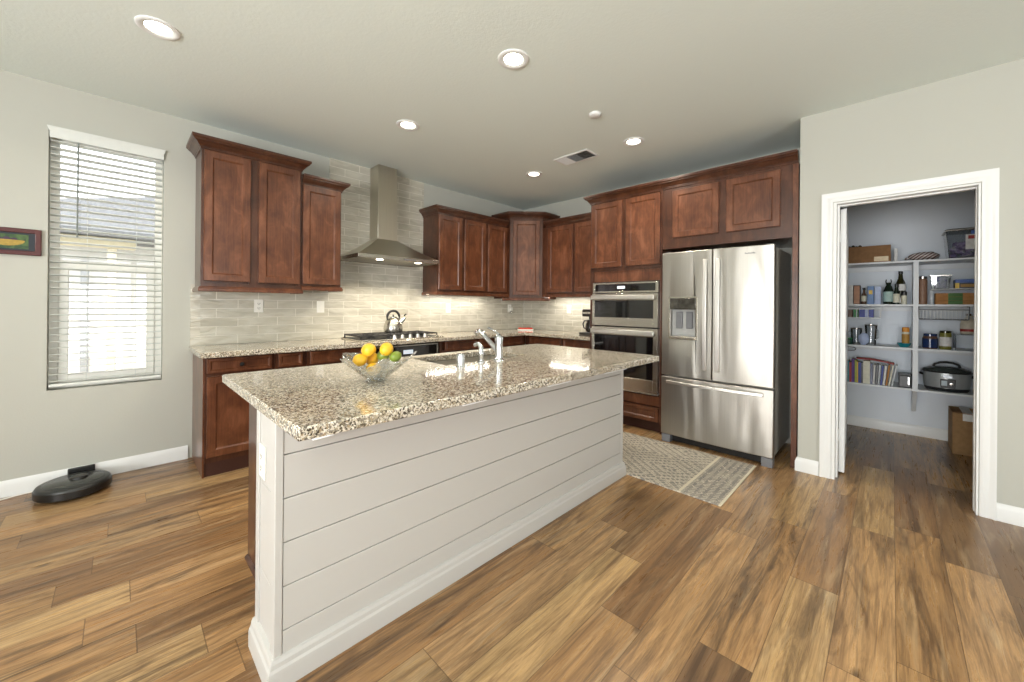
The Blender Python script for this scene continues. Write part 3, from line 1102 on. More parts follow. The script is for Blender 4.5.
def pull(parent, y, z0, z1):
    m = MB(O)
    n = 12
    front = []
    for i in range(n + 1):
        t = i / n
        z = z0 + (z1 - z0) * t
        bow = .030 + .022 * (1 - (2 * t - 1) ** 2)
        front.append([(3.604 - bow, y - .017, z), (3.604 - bow, y + .017, z), (3.622 - bow, y + .017, z), (3.622 - bow, y - .017, z)])
    m.loft(front)
    for zz in (z0 + .012, z1 - .032):
        m.box(3.585, 3.606, y - .009, y + .009, zz, zz + .02)
    return obj('handle', m, 'handle', parent, .005)


pull(dl, 1.165, .715, 1.690)
pull(rd, 1.062, .715, 1.690)
m = MB(O)
rings = []
for i in range(15):
    t = i / 14
    y = .725 + (1.50 - .725) * t
    bow = .028 + .030 * (1 - (2 * t - 1) ** 2)
    rings.append([(3.604 - bow, y, .560), (3.622 - bow, y, .560), (3.622 - bow, y, .588), (3.604 - bow, y, .588)])
m.loft(rings)
for yy in (.735, 1.47):
    m.box(3.580, 3.607, yy, yy + .022, .566, .582)
obj('handle', m, 'handle', dw, .005)
badge = MB(O)
for i in range(9):
    wd = .0055
    yy = .865 - .0085 * i
    badge.box(3.6000, 3.6042, yy - wd, yy, 1.710, 1.718 + (.004 if i in (0, 3, 7) else 0))
obj('badge', badge, 'grey_plastic', rd)
obj('kick_grille', MB(O).box(3.665, 3.70, fy0 + .09, fy1 - .09, .012, .074), 'black', fr)
for yy in (fy0 + .005, fy1 - .083):
    obj('foot', MB(O).box(3.618, 3.70, yy, yy + .078, .0, .0745), 'grey_plastic', fr, .004)
for yy in (fy0 + .015, fy1 - .075):
    obj('hinge_cover', MB(O).box(3.65, 3.76, yy, yy + .06, 1.7655, 1.785), 'grey_plastic', fr, .004)

# ------------------------------------------------------------------ island
IX0, IX1, IY0 = .362, 2.668, 1.44
O = (IX0, IY0, 0)
isl = thing('kitchen_island', 'white shiplap-panelled kitchen island wall with moulded base', 'kitchen island', O)
kx0, kx1, ky0, ky1 = IX0 + .012, IX1 - .012, IY0 + .014, 1.69
obj('wall_core', MB(O).box(kx0 + .012, kx1 - .012, ky0 + .002, ky1 - .012, 0, .873), 'island_white', isl)
mb = MB(O)
zs = [.09, .176, .323, .470, .617, .764, .873]
for z0, z1 in zip(zs, zs[1:]):
    mb.box(.388, IX1 - .026, IY0 + .002, ky0 + .0018, z0 + .0018, z1 - .0018)
obj('shiplap_panel', mb, 'island_white', isl, .0015)
mb = MB(O)
mb.box(IX0, .3865, IY0, IY0 + .052, 0.09, .873)
obj('corner_board', mb, 'island_white', isl, .002)
mb = MB(O)
mb.box(IX1 - .0245, IX1, IY0, IY0 + .052, .09, .873)
obj('corner_board', mb, 'island_white', isl, .002)
for xa, xb_ in ((IX0, IX0 + .024), (IX1 - .024, IX1)):
    obj('corner_board', MB(O).box(xa, xb_, 1.650, ky1, .09, .873), 'island_white', isl, .002)
for xa, xb_ in ((IX0 + .006, IX0 + .024), (IX1 - .024, IX1 - .006)):
    for z0, z1 in ((.09, .300), (.302, .620), (.622, .873)):
        obj('end_panel', MB(O).box(xa, xb_, IY0 + .0525, 1.6495, z0, z1), 'island_white', isl, .001)
BI = [(-.007, 0), (.020, 0), (.020, .055), (.018, .066), (.013, .074), (.011, .088), (.006, .098), (-.007, .102)]
obj('base_molding', MB(O).sweep(BI, [(IX0, ky1), (IX0, IY0), (IX1, IY0), (IX1, ky1)]), 'island_white', isl, 0, 15)
for bxx in (.472, 1.13, 1.76, 2.39):
    mb = MB(O)
    mb.loft([[(xx, IY0 + .002, .873), (xx, IY0 + .002, .80), (xx, IY0 - .012, .795), (xx, 1.275, .848), (xx, 1.275, .873)] for xx in (bxx, bxx + .014)])
    obj('bracket', mb, 'white', isl, .001)

# cabinet behind the shiplap wall
O = (.458, 1.695, 0)
ic = thing('island_cabinet', 'dark cherry cabinet run behind the white shiplap island wall', 'cabinet', O)
mb = MB(O)
X0, X1, Y0, Y1 = .458, 2.60, 1.692, 2.29
mb.box(X0, X0 + .018, Y0, Y1, .0, .873).box(X1 - .018, X1, Y0, Y1, 0, .873).box(X0 + .018, X1 - .018, Y0, Y0 + .015, 0, .873)
mb.box(X0 + .018, X1 - .018, Y0 + .015, Y1 - .02, .10, .118)
mb.box(X0 + .018, X0 + .838, Y1 - .02, Y1, .10, .873).box(2.14, X1 - .018, Y1 - .02, Y1, .10, .873).box(X0 + .838, 2.14, Y1 - .02, Y1, .10, .60)
obj('cabinet_body', mb, 'cherry_dark', ic, .001)
obj('shoe_molding', MB(O).sweep([(0, 0), (.014, 0), (.012, .008), (.006, .014), (0, .016)], [(X0, Y1), (X0, Y0)]), 'cherry_dark', ic)
for a, b in ((.47, .85), (.86, 1.25), (1.30, 1.70), (1.71, 2.11), (2.15, 2.57)):
    d = MB(O)
    d.box(a, b, Y1, Y1 + .02, .13, .85)
    obj('cabinet_door', d, 'cherry', ic, .004)

# island worktop with the sink cut-out
SX0, SX1, SY0, SY1 = 1.35, 2.06, 1.865, 2.265
it = tag(obj('island_countertop', MB((.358, 1.20, .875)).slab([.358, SX0, SX1, 2.745], [1.20, SY0, SY1, 2.365], {(1, 1)}, .875, .915), 'granite', None, .005),
         'speckled beige granite slab on the white island with a sink cut-out', 'countertop')
# sink
O = ((SX0 + SX1) / 2, (SY0 + SY1) / 2, .66)
sk = thing('sink', 'undermounted stainless kitchen sink in the island worktop', 'sink', O)
a, b, c0, d0 = SX0 - .008, SX1 + .008, SY0 - .008, SY1 + .008
mb = MB(O)
t = .003
mb.box(a, b, c0, d0, .66, .663).box(a, a + t, c0, d0, .663, .8745).box(b - t, b, c0, d0, .663, .8745)
mb.box(a + t, b - t, c0, c0 + t, .663, .8745).box(a + t, b - t, d0 - t, d0, .663, .8745)
mb.box(1.70, 1.712, c0 + t, d0 - t, .663, .84)
obj('basin', mb, steel('satin_sink_steel', 'd3cfc6', 0.5, 'h'), sk, .002)
for dx in (1.52, 1.88):
    obj('drain', MB(O).lathe([(.045, .663), (.045, .666), (.03, .664), (.001, .6645)], (dx, 2.06, 0), 20), 'chrome', sk)
# faucet
O = (1.712, 1.80, .915)
fc = thing('faucet', 'chrome pull-out kitchen faucet with lever handle behind the sink', 'faucet', O)
obj('base', MB(O).lathe([(.036, .915), (.036, .921), (.030, .926), (.026, .934)], (1.712, 1.80, 0), 24), 'chrome', fc)
obj('body', MB(O).lathe([(.026, .934), (.024, .96), (.025, 1.02), (.027, 1.055), (.026, 1.066), (.018, 1.077), (.004, 1.080)], (1.712, 1.80, 0), 24), 'chrome', fc)
sp = obj('spout', MB(O).tube([(1.712, 1.812, .975), (1.714, 1.86, 1.01), (1.716, 1.93, 1.055), (1.717, 1.955, 1.070)], [.019, .017, .016, .016], 16), 'chrome', fc)
obj('spray_head', MB(O).tube([(1.717, 1.955, 1.070), (1.718, 1.985, 1.085), (1.718, 2.01, 1.088), (1.718, 2.03, 1.076)], [.018, .020, .021, .019], 16), 'chrome', sp)
obj('lever', MB(O).tube([(1.712, 1.80, 1.078), (1.711, 1.82, 1.093), (1.710, 1.87, 1.112), (1.709, 1.90, 1.120)], [.011, .008, .007, .008], 12), 'chrome', fc)
# soap dispenser
O = (1.572, 1.812, .915)
sd = thing('soap_dispenser', 'small chrome pump dispenser with curved nozzle beside the faucet', 'soap dispenser', O)
obj('body', MB(O).lathe([(.024, .915), (.024, .920), (.016, .926), (.015, .955), (.017, .962), (.017, .985), (.014, .990)], (1.572, 1.812, 0), 20), 'chrome', sd)
obj('nozzle', MB(O).tube([(1.572, 1.812, .988), (1.572, 1.815, 1.012), (1.572, 1.832, 1.027), (1.572, 1.858, 1.028), (1.572, 1.872, 1.016)],
                         [.015, .015, .014, .013, .012], 14), 'chrome', sd)
# air gap cap
ag = thing('air_gap', 'short plain chrome cylinder cap on the island left of the faucet', 'air gap', (1.384, 1.775, .915))
obj('cap', MB().lathe([(.023, .006), (.023, .066), (.021, .073), (.016, .075), (.001, .075)], (0, 0, 0), 24), 'chrome', ag)
obj('flange', MB().lathe([(.028, 0), (.028, .003), (.025, .006)], (0, 0, 0), 24), 'chrome', ag)

# ------------------------------------------------------------------ electrical plates


def plate(name, label, loc, rz, kind, group=None, cat=None):
    p = thing(name, label, cat or ('outlet' if kind == 'outlet' else 'switch'), loc, rz, group)
    obj('cover_plate', MB().box(-.036, .036, -.006, -.0005, -.058, .058), 'plastic_white', p, .002)
    if kind == 'outlet':
        for zc in (.020, -.020):
            rc = obj('receptacle', MB().box(-.017, .017, -.0085, -.0062, zc - .015, zc + .015), 'plastic_white', p, .003)
            m = MB()
            m.box(-.009, -.006, -.0092, -.0086, zc - .004, zc + .008).box(.006, .009, -.0092, -.0086, zc - .004, zc + .008).box(-.003, .003, -.0092, -.0086, zc - .011, zc - .006)
            obj('socket_slot', m, 'dark_gap', rc)
    else:
        obj('rocker', MB().box(-.016, .016, -.010, -.0062, -.033, .033), 'plastic_white', p, .003)
    return p


yt = YA - TT
plate('outlet', 'white duplex outlet on the tiles below the tallest wall cabinet', (.882, yt, 1.245), 0, 'outlet')
plate('light_switch', 'white rocker switch on the tiles just left of the cooktop', (1.411, yt, 1.238), 0, 'switch')
plate('light_switch', 'white switch plate on the tiles right of the cooktop', (2.97, yt, 1.228), 0, 'switch')
po = plate('outlet', 'white outlet with a plug-in freshener on the tiles beside the corner', (4.09, yt, 1.225), 0, 'outlet')
plate('outlet', 'white duplex outlet on the right tiled wall by the coffee maker', (XB - TT, 3.21, 1.225), RZ, 'outlet')
io = plate('outlet', 'white outlet on the narrow end of the island below the granite', (IX0 + .006, 1.612, .70), -PI / 2, 'outlet')
ff = thing('air_freshener', 'small white plug-in air freshener in the outlet by the tile corner', 'air freshener', (4.09, yt - .0095, 1.205))
obj('body', MB().box(-.024, .024, -.042, 0, -.02, .035), 'plastic_white', ff, .008)
obj('bottle', MB().lathe([(.014, -.055), (.016, -.05), (.016, -.03), (.009, -.021)], (0, -.022, 0), 14), 'clear', ff)

# ------------------------------------------------------------------ blind
O = (WX0, YA, WZ0)
bl = thing('window_blind', 'white horizontal slat blind with valance and tilt wand in the window', 'blind', (WX0, YA, WZ0 + .02))
O = (WX0, YA, WZ0 + .02)
obj('valance', MB(O).sweep([(0, 2.385), (.008, 2.385), (.010, 2.393), (.010, 2.43), (.016, 2.443), (.020, 2.455), (.020, 2.460), (0, 2.460)],
                           [(WX0 + .015, YA - .003), (WX0 + .015, YA - .008), (WX1 - .012, YA - .008), (WX1 - .012, YA - .003)]), 'slat', bl, 0, 30)
obj('head_rail', MB(O).box(WX0 + .006, WX1 - .006, YA + .005, YA + .055, 2.40, 2.45), 'slat', bl)
mb = MB(O)
ns = 37
za, zb = .718, 2.372
for i in range(ns):
    zc = za + (zb - za) * i / (ns - 1)
    prof = []
    for k in range(5):
        t = (k - 2) / 2
        prof.append((YA + .034 + .025 * t, zc + .002 * (1 - t * t) - .0035 * t))
    ring = [(y, z) for y, z in prof] + [(y, z - .0036) for y, z in reversed(prof)]
    mb.loft([[(x, y, z) for y, z in ring] for x in (WX0 + .008, WX1 - .008)])
obj('slats', mb, 'slat', bl, 0, 40)
obj('bottom_rail', MB(O).box(WX0 + .008, WX1 - .008, YA + .008, YA + .06, .680, .700), 'slat', bl, .003)
mb = MB(O)
for x in (WX0 + .18, WX1 - .15):
    for y in (YA + .006, YA + .062):
        mb.tube([(x, y, .70), (x, y, 2.40)], .0009, 5)
obj('ladder_cords', mb, 'slat', bl)
obj('tilt_wand', MB(O).tube([(WX0 + .135, YA - .004, 2.385), (WX0 + .133, YA - .004, 1.72)], .0042, 8), plain('wand_grey', '6f7673', 0.3), bl)

# ------------------------------------------------------------------ picture on the wall
O = (-.55, YA, 1.66)
pc = thing('framed_picture', 'small framed still-life print of a yellow bowl on the wall left of the window', 'picture', O)
px0, px1, pz0, pz1 = -.73, -.370, 1.572, 1.745
obj('frame', MB(O).slab([px0, px0 + .028, px1 - .028, px1], [pz0, pz0 + .028, pz1 - .028, pz1], {(1, 1)}, -YA + .002, -YA + .022), plain('mahogany_frame', '4d1c1c', 0.3), pc, .004)
_f = pc.children[0]
for vtx in _f.data.vertices:
    p = vtx.co + Vector(O)
    vtx.co = Vector((p.x, -p.z, p.y)) - Vector(O)
_f.data.flip_normals()
obj('mat_board', MB(O).box(px0 + .027, px1 - .027, YA - .012, YA - .004, pz0 + .027, pz1 - .027), plain('navy_mat', '0e1826', 0.4), pc)
tp = NT('still_life_print')
nz = tp.noise(tp.obj(), 14, 4, .6, .5)
tp.set(color=tp.ramp(nz, [(.3, lin('16261a')), (.5, lin('24451f')), (.62, lin('4b6630')), (.75, lin('23391f'))]), rough=.3)
pr_ = obj('print', MB(O).box(px0 + .05, px1 - .055, YA - .0135, YA - .0121, pz0 + .040, pz1 - .040), tp.m, pc)
mb = MB(O)
bcx, bcz = -.515, 1.665
mb.loft([[(bcx + .075 * math.cos(a), yy, bcz + (.036 * math.sin(a) if math.sin(a) < 0 else .004 * math.sin(a))) for a in [2 * PI * i / 28 for i in range(28)]] for yy in (YA - .0136, YA - .0145)])
obj('painted_bowl', mb, plain('painted_yellow', 'a0852e', 0.4, 0, .2, 0, 60), pr_)
mb = MB(O)
for dx, dz, r in ((-.03, .006, .014), (0, .009, .016), (.03, .007, .014)):
    mb.loft([[(bcx + dx + r * math.cos(a), yy, bcz + dz + r * .8 * math.sin(a)) for a in [2 * PI * i / 16 for i in range(16)]] for yy in (YA - .0137, YA - .0141)])
obj('painted_fruit', mb, plain('painted_plum', '3a2440', 0.4, 0, .3, 0, 60), pr_)

# ------------------------------------------------------------------ robot vacuum, dock, cord
O = (-.205, 3.868, 0)
rv = thing('robot_vacuum', 'round charcoal robot vacuum on the floor below the window', 'robot vacuum', O)
obj('body', MB().lathe([(.155, .008), (.170, .016), (.173, .03), (.173, .066), (.168, .076), (.160, .081), (.08, .083), (.001, .083)], (0, 0, 0), 48), 'robot', rv)
obj('bumper', MB().loft([[(r * math.cos(a), r * math.sin(a), z) for r, z in ((.1735, .02), (.1765, .024), (.1765, .062), (.1735, .066))] for a in [-PI + PI * i / 30 for i in range(31)]]), 'black', rv)
obj('top_plate', MB().lathe([(.140, .0832), (.138, .0845), (.001, .0845)], (0, 0, 0), 40), plain('satin_graphite', '383a38', 0.25), rv)
obj('turret', MB().lathe([(.044, .0846), (.044, .091), (.040, .097), (.001, .097)], (.02, .03, 0), 24), 'black', rv)
O = (-.18, 4.045, 0)
dk = thing('charging_dock', 'flat black charging dock behind the robot vacuum against the baseboard', 'charging dock', O)
obj('housing', MB(O).box(-.245, -.116, 4.048, 4.074, .0, .108), 'black', dk, .005)
obj('contact_plate', MB(O).box(-.225, -.136, 4.043, 4.0485, .004, .03), 'grey_plastic', dk, .001)
tag(obj('power_cord', MB((-.25, 4.05, 0)).tube([(-.252, 4.060, .012), (-.34, 4.064, .006), (-.46, 4.05, .005), (-.56, 4.02, .005), (-.70, 4.03, .005), (-.95, 4.062, .005)], .004, 8), 'plastic_white'),
    'thin white cord lying along the baseboard left of the dock', 'cord')


# ------------------------------------------------------------------ rug
def rug_mat():
    t = NT('woven_grey_rug')
    s = t.n('SeparateXYZ', {0: t.obj()})
    x, y = s.outputs[0], s.outputs[1]
    # concentric diamonds, broken into chevron dashes
    ax_ = t.math('ABSOLUTE', t.math('SUBTRACT', t.math('PINGPONG', t.math('ADD', x, 10.0), .23), .0))
    ay_ = t.math('ABSOLUTE', t.math('PINGPONG', t.math('ADD', y, 10.0), .36))
    dm = t.math('ADD', t.math('MULTIPLY', ax_, 1.35), ay_)
    nz = t.noise(t.obj(), 48, 3, .7)
    nb = t.noise(t.obj(), 6, 2, .6)
    jit = t.math('MULTIPLY', t.math('SUBTRACT', nz, .5), 1.5)
    ring = t.math('FRACT', t.math('MULTIPLY', dm, 11.0))
    dash = t.math('FRACT', t.math('MULTIPLY', t.math('SUBTRACT', t.math('MULTIPLY', ax_, 1.35), ay_), 19.0))
    thin = t.math('FRACT', t.math('MULTIPLY', dm, 33.0))
    band = t.math('GREATER_THAN', t.math('ADD', ring, jit), .50)
    pat = t.math('MULTIPLY', band, t.math('GREATER_THAN', t.math('ADD', dash, t.math('MULTIPLY', nb, .5)), .50))
    pat = t.math('MAXIMUM', pat, t.math('MULTIPLY', t.math('SUBTRACT', 1.0, band), t.math('GREATER_THAN', t.math('ADD', thin, jit), .78)))
    # striped end border
    yb_ = t.math('ADD', y, .75)
    stripe = t.math('GREATER_THAN', t.math('FRACT', t.math('MULTIPLY', yb_, 21.0)), .55)
    dots = t.math('GREATER_THAN', t.math('FRACT', t.math('MULTIPLY', t.math('ADD', x, t.math('MULTIPLY', yb_, 1.0)), 32.0)), .4)
    bord = t.math('MULTIPLY', t.math('MAXIMUM', stripe, dots), t.math('GREATER_THAN', t.math('ADD', nz, .1), .5))
    isb = t.math('LESS_THAN', yb_, .26)
    pat2 = t.math('ADD', t.math('MULTIPLY', pat, t.math('SUBTRACT', 1.0, isb)), t.math('MULTIPLY', bord, isb))
    col = t.mix(pat2, lin('c8bfad'), lin('827f7d'))
    col = t.mix(t.math('MULTIPLY', t.ramp(nz, [(.4, (0, 0, 0, 1)), (.65, (1, 1, 1, 1))]), .35), col, lin('aaa294'))
    col = t.mix(t.math('MULTIPLY', t.ramp(nb, [(.45, (0, 0, 0, 1)), (.65, (1, 1, 1, 1))]), .35), col, lin('b9b0a0'))
    edge = t.math('MAXIMUM', t.math('GREATER_THAN', t.math('ABSOLUTE', x), .445), t.math('GREATER_THAN', t.math('ABSOLUTE', y), .735))
    line = t.math('MULTIPLY', t.math('GREATER_THAN', yb_, .255), t.math('LESS_THAN', yb_, .275))
    col = t.mix(t.math('MAXIMUM', edge, line), col, lin('d6cdb8'))
    return t.set(color=col, rough=.95, spec=.1, normal=t.bump(nz, .4, .004))


rg = tag(obj('area_rug', MB((3.13, 1.515, 0)).box(2.692, 3.575, .765, 2.265, .0005, .009), rug_mat(), None, .003),
         'grey and cream patterned rug on the floor in front of the refrigerator', 'rug')
rg.rotation_euler = (0, 0, math.radians(-.3))

# ------------------------------------------------------------------ fruit bowl
O = Vector((.838, 1.705, .915))
fb = thing('fruit_bowl', 'wavy-rimmed clear glass fruit bowl on the island', 'bowl', O)
RD = Vector((_R0.x, _R0.y, 0))
FD = Vector((_F.x, _F.y, 0))
NTH = 72


def bowl_pt(th, t, k):
    # t: 0 foot .. 1 rim; k: wall offset
    fold = math.sin(5 * th + .6) + .35 * math.sin(11 * th)
    r = .036 + (.098 - .036) * (t ** .75) + .030 * t * t + k
    long_ = 1 + .28 * (math.cos(th) ** 2) * t
    r2 = r * long_ * (1 + .10 * fold * t ** 2)
    z = .012 + .075 * t ** 1.35 + (.020 * fold + .022 * math.cos(th) ** 2) * t ** 2
    return RD * (r2 * math.cos(th)) + FD * (r2 * math.sin(th) * .92) + Vector((0, 0, z))


mb = MB()
TS = [0, .12, .28, .45, .62, .8, .92, 1.0]
rings = [[bowl_pt(2 * PI * i / NTH, t, 0) for i in range(NTH)] for t in TS]
rings += [[bowl_pt(2 * PI * i / NTH, t, -.0045) + Vector((0, 0, .004 if t < .1 else .0015)) for i in range(NTH)] for t in reversed(TS)]
mb.loft(rings)
obj('bowl', mb, 'crystal', fb, 0, 60)
obj('foot', MB().lathe([(.046, 0), (.048, .004), (.040, .009), (.034, .0125)], (0, 0, 0), 36), 'crystal', fb)


def citrus_mat(name, a, b):
    t = NT(name)
    v = t.n('TexVoronoi', {'Vector': t.obj(), 'Scale': 420.0}).outputs['Distance']
    n = t.noise(t.obj(), 25, 3)
    return t.set(color=t.ramp(n, [(.3, lin(a)), (.7, lin(b))]), rough=.32, sss=.08, normal=t.bump(v, .18, .001))


M['lemon'] = citrus_mat('lemon_skin', 'e2a91c', 'f0c23a')
M['lime'] = citrus_mat('lime_skin', '667c20', '87993a')
M['stem'] = plain('fruit_stem_scar', '8b7a34', 0.6)


def citrus(name, label, du, z, dd, r, mat, tilt, elong=1.16):
    p = O + RD * du + FD * dd
    p.z = z
    c = thing(name, label, name, p, 0, 'citrus fruit in the glass bowl')
    rot = Matrix.Rotation(tilt[1], 3, 'Z') @ Matrix.Rotation(tilt[0], 3, 'X')

    def fn(q):
        t = abs(q.z)
        return 1 + (.10 * max(0, (t - .86) / .14) ** 2 if q.z > 0 else .03 * max(0, (t - .9) / .1))
    obj('skin', MB().blob((0, 0, 0), r, r, r * elong, 24, 18, fn, rot), mat, c, 0, 80)
    tip = rot @ Vector((0, 0, -r * elong * 1.02))
    obj('stem_scar', MB().blob(tip, .004, .004, .002, 8, 6), 'stem', c)


citrus('lemon', 'bright lemon at the upper left of the heap in the glass bowl', -.036, 1.057, .0, .031, 'lemon', (1.2, .4), 1.1)
citrus('lemon', 'bright lemon topmost at the right of the heap in the glass bowl', .045, 1.061, .005, .030, 'lemon', (.9, 2.2), 1.1)
citrus('lemon', 'lemon lowest on the left rim of the glass bowl', -.072, 1.012, -.01, .029, 'lemon', (1.3, 1.0), 1.12)
citrus('lemon', 'orange-tinged lemon tucked behind between the left lemons', -.038, 1.008, .052, .029, 'lemon', (.5, .2), 1.1)
citrus('lemon', 'lemon at the bottom seen through the glass bowl front', -.008, .970, -.012, .030, 'lemon', (1.5, .7), 1.12)
citrus('lime', 'green lime in the middle of the heap between the top lemons', .016, 1.026, .048, .027, 'lime', (1.4, .6), 1.1)
citrus('lime', 'green lime at the right rim of the glass bowl', .088, 1.027, .002, .0245, 'lime', (1.1, 1.4), 1.12)

# ------------------------------------------------------------------ small things on the worktop
O = (4.25, 2.70, .915)
cm = thing('coffee_maker', 'black drip coffee maker on the worktop against the oven tower', 'coffee maker', (4.17, 2.66, .915), RZ)
obj('base', MB().box(-.12, .10, -.15, .11, 0, .028), 'black', cm, .006)
obj('warming_plate', MB().lathe([(.062, .028), (.06, .032), (.001, .032)], (-.01, -.06, 0), 24), 'grey_plastic', cm)
obj('column', MB().box(-.10, .08, .03, .11, .028, .24), 'black', cm, .008)
obj('brew_head', MB().box(-.10, .08, -.12, .11, .225, .315), 'black', cm, .010)
obj('control_strip', MB().box(-.09, .07, -.1215, -.1202, .26, .28), 'steel', cm)
cf = obj('carafe', MB().lathe([(.045, .033), (.062, .05), (.066, .09), (.058, .135), (.045, .165), (.047, .175)], (-.01, -.06, 0), 24, cap1=False), plain('smoked_glass', '1d1a18', 0.04), cm)
obj('carafe_lid', MB().lathe([(.048, .175), (.046, .186), (.001, .19)], (-.01, -.06, 0), 24), 'black', cf)
obj('carafe_handle', MB().tube([(-.055, -.06, .172), (-.10, -.063, .17), (-.118, -.065, .13), (-.105, -.064, .08), (-.072, -.061, .066)], [.009, .01, .010, .009, .007], 10), 'black', cf)

O = (4.10, 3.76, .915)
tr_ = thing('serving_tray', 'small white tray with red contents on the worktop in the tile corner', 'tray', O, math.radians(-45))
obj('tray', MB().prism([(-.11, -.05), (.11, -.05), (.12, .05), (-.12, .05)], 0, .016), 'plastic_white', tr_, .004)
mb = MB()
for i in range(9):
    mb.blob((-.09 + .0225 * i, .008 * math.sin(i * 2.3), .026), .016, .022, .013, 10, 6)
obj('red_contents', mb, plain('red_candy', 'd8503c', 0.5), tr_)

# ------------------------------------------------------------------ ceiling fixtures


def downlight(x, y, label):
    d = thing('recessed_light', label, 'ceiling light', (x, y, ZC), 0, 'recessed ceiling lights')
    obj('trim_ring', MB().lathe([(.094, 0), (.093, -.005), (.086, -.009), (.070, -.008), (.058, -.002)], (0, 0, 0), 40, cap0=False, cap1=False), 'white', d)
    obj('lens', MB().lathe([(.0575, -.002), (.055, -.0035), (.001, -.0035)], (0, 0, 0), 40), 'lamp', d)
    area('lamp_light', (0, 0, -.012), (0, 0, 0), .12, .12, 9, (1, .90, .76), 2.6, 'DISK', d)
    return d


downlight(.138, 2.842, 'lit recessed ceiling light nearest the window')
downlight(1.656, 1.636, 'lit recessed ceiling light above the middle of the island')
downlight(1.665, 2.865, 'lit recessed ceiling light in front of the range hood')
downlight(3.271, 2.89, 'lit recessed ceiling light nearest the corner cabinet')
downlight(3.235, 1.668, 'lit recessed ceiling light in front of the refrigerator')
sd_ = thing('smoke_detector', 'small round white detector on the ceiling', 'smoke detector', (2.568, 1.646, ZC))
obj('base', MB().lathe([(.047, 0), (.047, -.007)], (0, 0, 0), 28), 'white', sd_)
obj('cover', MB().lathe([(.044, -.007), (.042, -.015), (.034, -.020), (.001, -.021)], (0, 0, 0), 28), 'white', sd_)
# air vent
O = (3.20, 2.26, ZC)
av = thing('air_vent', 'white rectangular three-section air vent in the ceiling', 'vent', O)
vx0, vx1, vy0, vy1 = 3.08, 3.30, 2.06, 2.46
obj('frame', MB(O).slab([vx0, vx0 + .022, vx1 - .022, vx1], [vy0, vy0 + .022, vy1 - .022, vy1], {(1, 1)}, ZC - .008, ZC - .0005), 'white', av, .003)
obj('backing', MB(O).box(vx0 + .022, vx1 - .022, vy0 + .022, vy1 - .022, ZC - .0015, ZC - .0006), plain('vent_duct_dark', '3c3a33', .8), av)
secs = [(2.082, 2.202, 'y', 1), (2.206, 2.318, 'x', 1), (2.322, 2.438, 'y', -1)]
for y0, y1, ax_, sg in secs:
    mb = MB(O)
    if ax_ == 'y':
        for i in range(8):
            yy = y0 + (y1 - y0) * (i + .5) / 8
            mb.obox(((vx0 + vx1) / 2, yy, ZC - .008), ((vx1 - vx0) / 2 - .022, 0, 0), (0, .006, sg * .005), (0, .0004, .0006))
    else:
        for i in range(11):
            xx = vx0 + .022 + (vx1 - vx0 - .044) * (i + .5) / 11
            mb.obox((xx, (y0 + y1) / 2, ZC - .008), (.006, 0, .004), (0, (y1 - y0) / 2, 0), (.0004, 0, .0006))
    obj('louvers', mb, 'white', av)

# ------------------------------------------------------------------ pantry
SXF = 5.22
sh = {}
ZS = [1.728, 1.314, .903, .520]
for nm, z, lab in zip('abcd', ZS, ('top white pantry shelf under the cardboard box and clear tote', 'second white pantry shelf from the top holding bottles and jars',
                                   'third white pantry shelf from the top holding pitchers and jars', 'lowest white pantry shelf holding books and a slow cooker')):
    s_ = thing('pantry_shelf', lab, 'shelf', (SXF, -.5, z), 0, 'white pantry shelves')
    obj('board', MB((SXF, -.5, z)).box(SXF, XQ - .002, -1.378, .398, z - .018, z), 'shelf', s_, .001)
    obj('wall_cleat', MB((SXF, -.5, z)).box(XQ - .022, XQ - .002, -1.378, .398, z - .068, z - .0185), 'shelf', s_, .001)
mbs = []
up = thing('shelf_divider', 'upright white divider board between the pantry shelves', 'shelf divider', (SXF, -.16, .520))
O = (SXF, -.16, .520)
for z0, z1 in ((.5205, .8845), (.9035, 1.2955), (1.3145, 1.7095)):
    obj('upright', MB(O).box(SXF + .001, XQ - .025, -.176, -.140, z0, z1), 'shelf', up, .001)
sb = thing('shelf_bracket', 'white triangular bracket under the lowest pantry shelf', 'bracket', (5.40, -.16, .40))
O = (5.40, -.16, .40)
obj('brace', MB(O).loft([[(XQ - .0235, y, .25), (XQ - .0235, y, 0.501), (XQ - .30, y, 0.501), (XQ - .30, y, .484), (XQ - .05, y, .25)] for y in (-.175, -.145)]), 'shelf', sb, .001)

XI = 5.30


def boxy(name, label, cat, y0, y1, z0, z1, mat, x0=XI, d=.06, group=None, band=None):
    """printed carton: body with a front label panel and top flap seam"""
    O = (x0, (y0 + y1) / 2, z0)
    t = thing(name, label, cat, O, 0, group)
    obj('carton', MB(O).box(x0, x0 + d, y0, y1, z0, z1), mat, t, .0015)
    if band:
        h = z1 - z0
        w = y1 - y0
        obj('front_label', MB(O).box(x0 - .0012, x0 - .0002, y0 + w * band[1], y1 - w * band[1], z0 + h * band[2], z0 + h * band[3]), band[0], t)
    return t


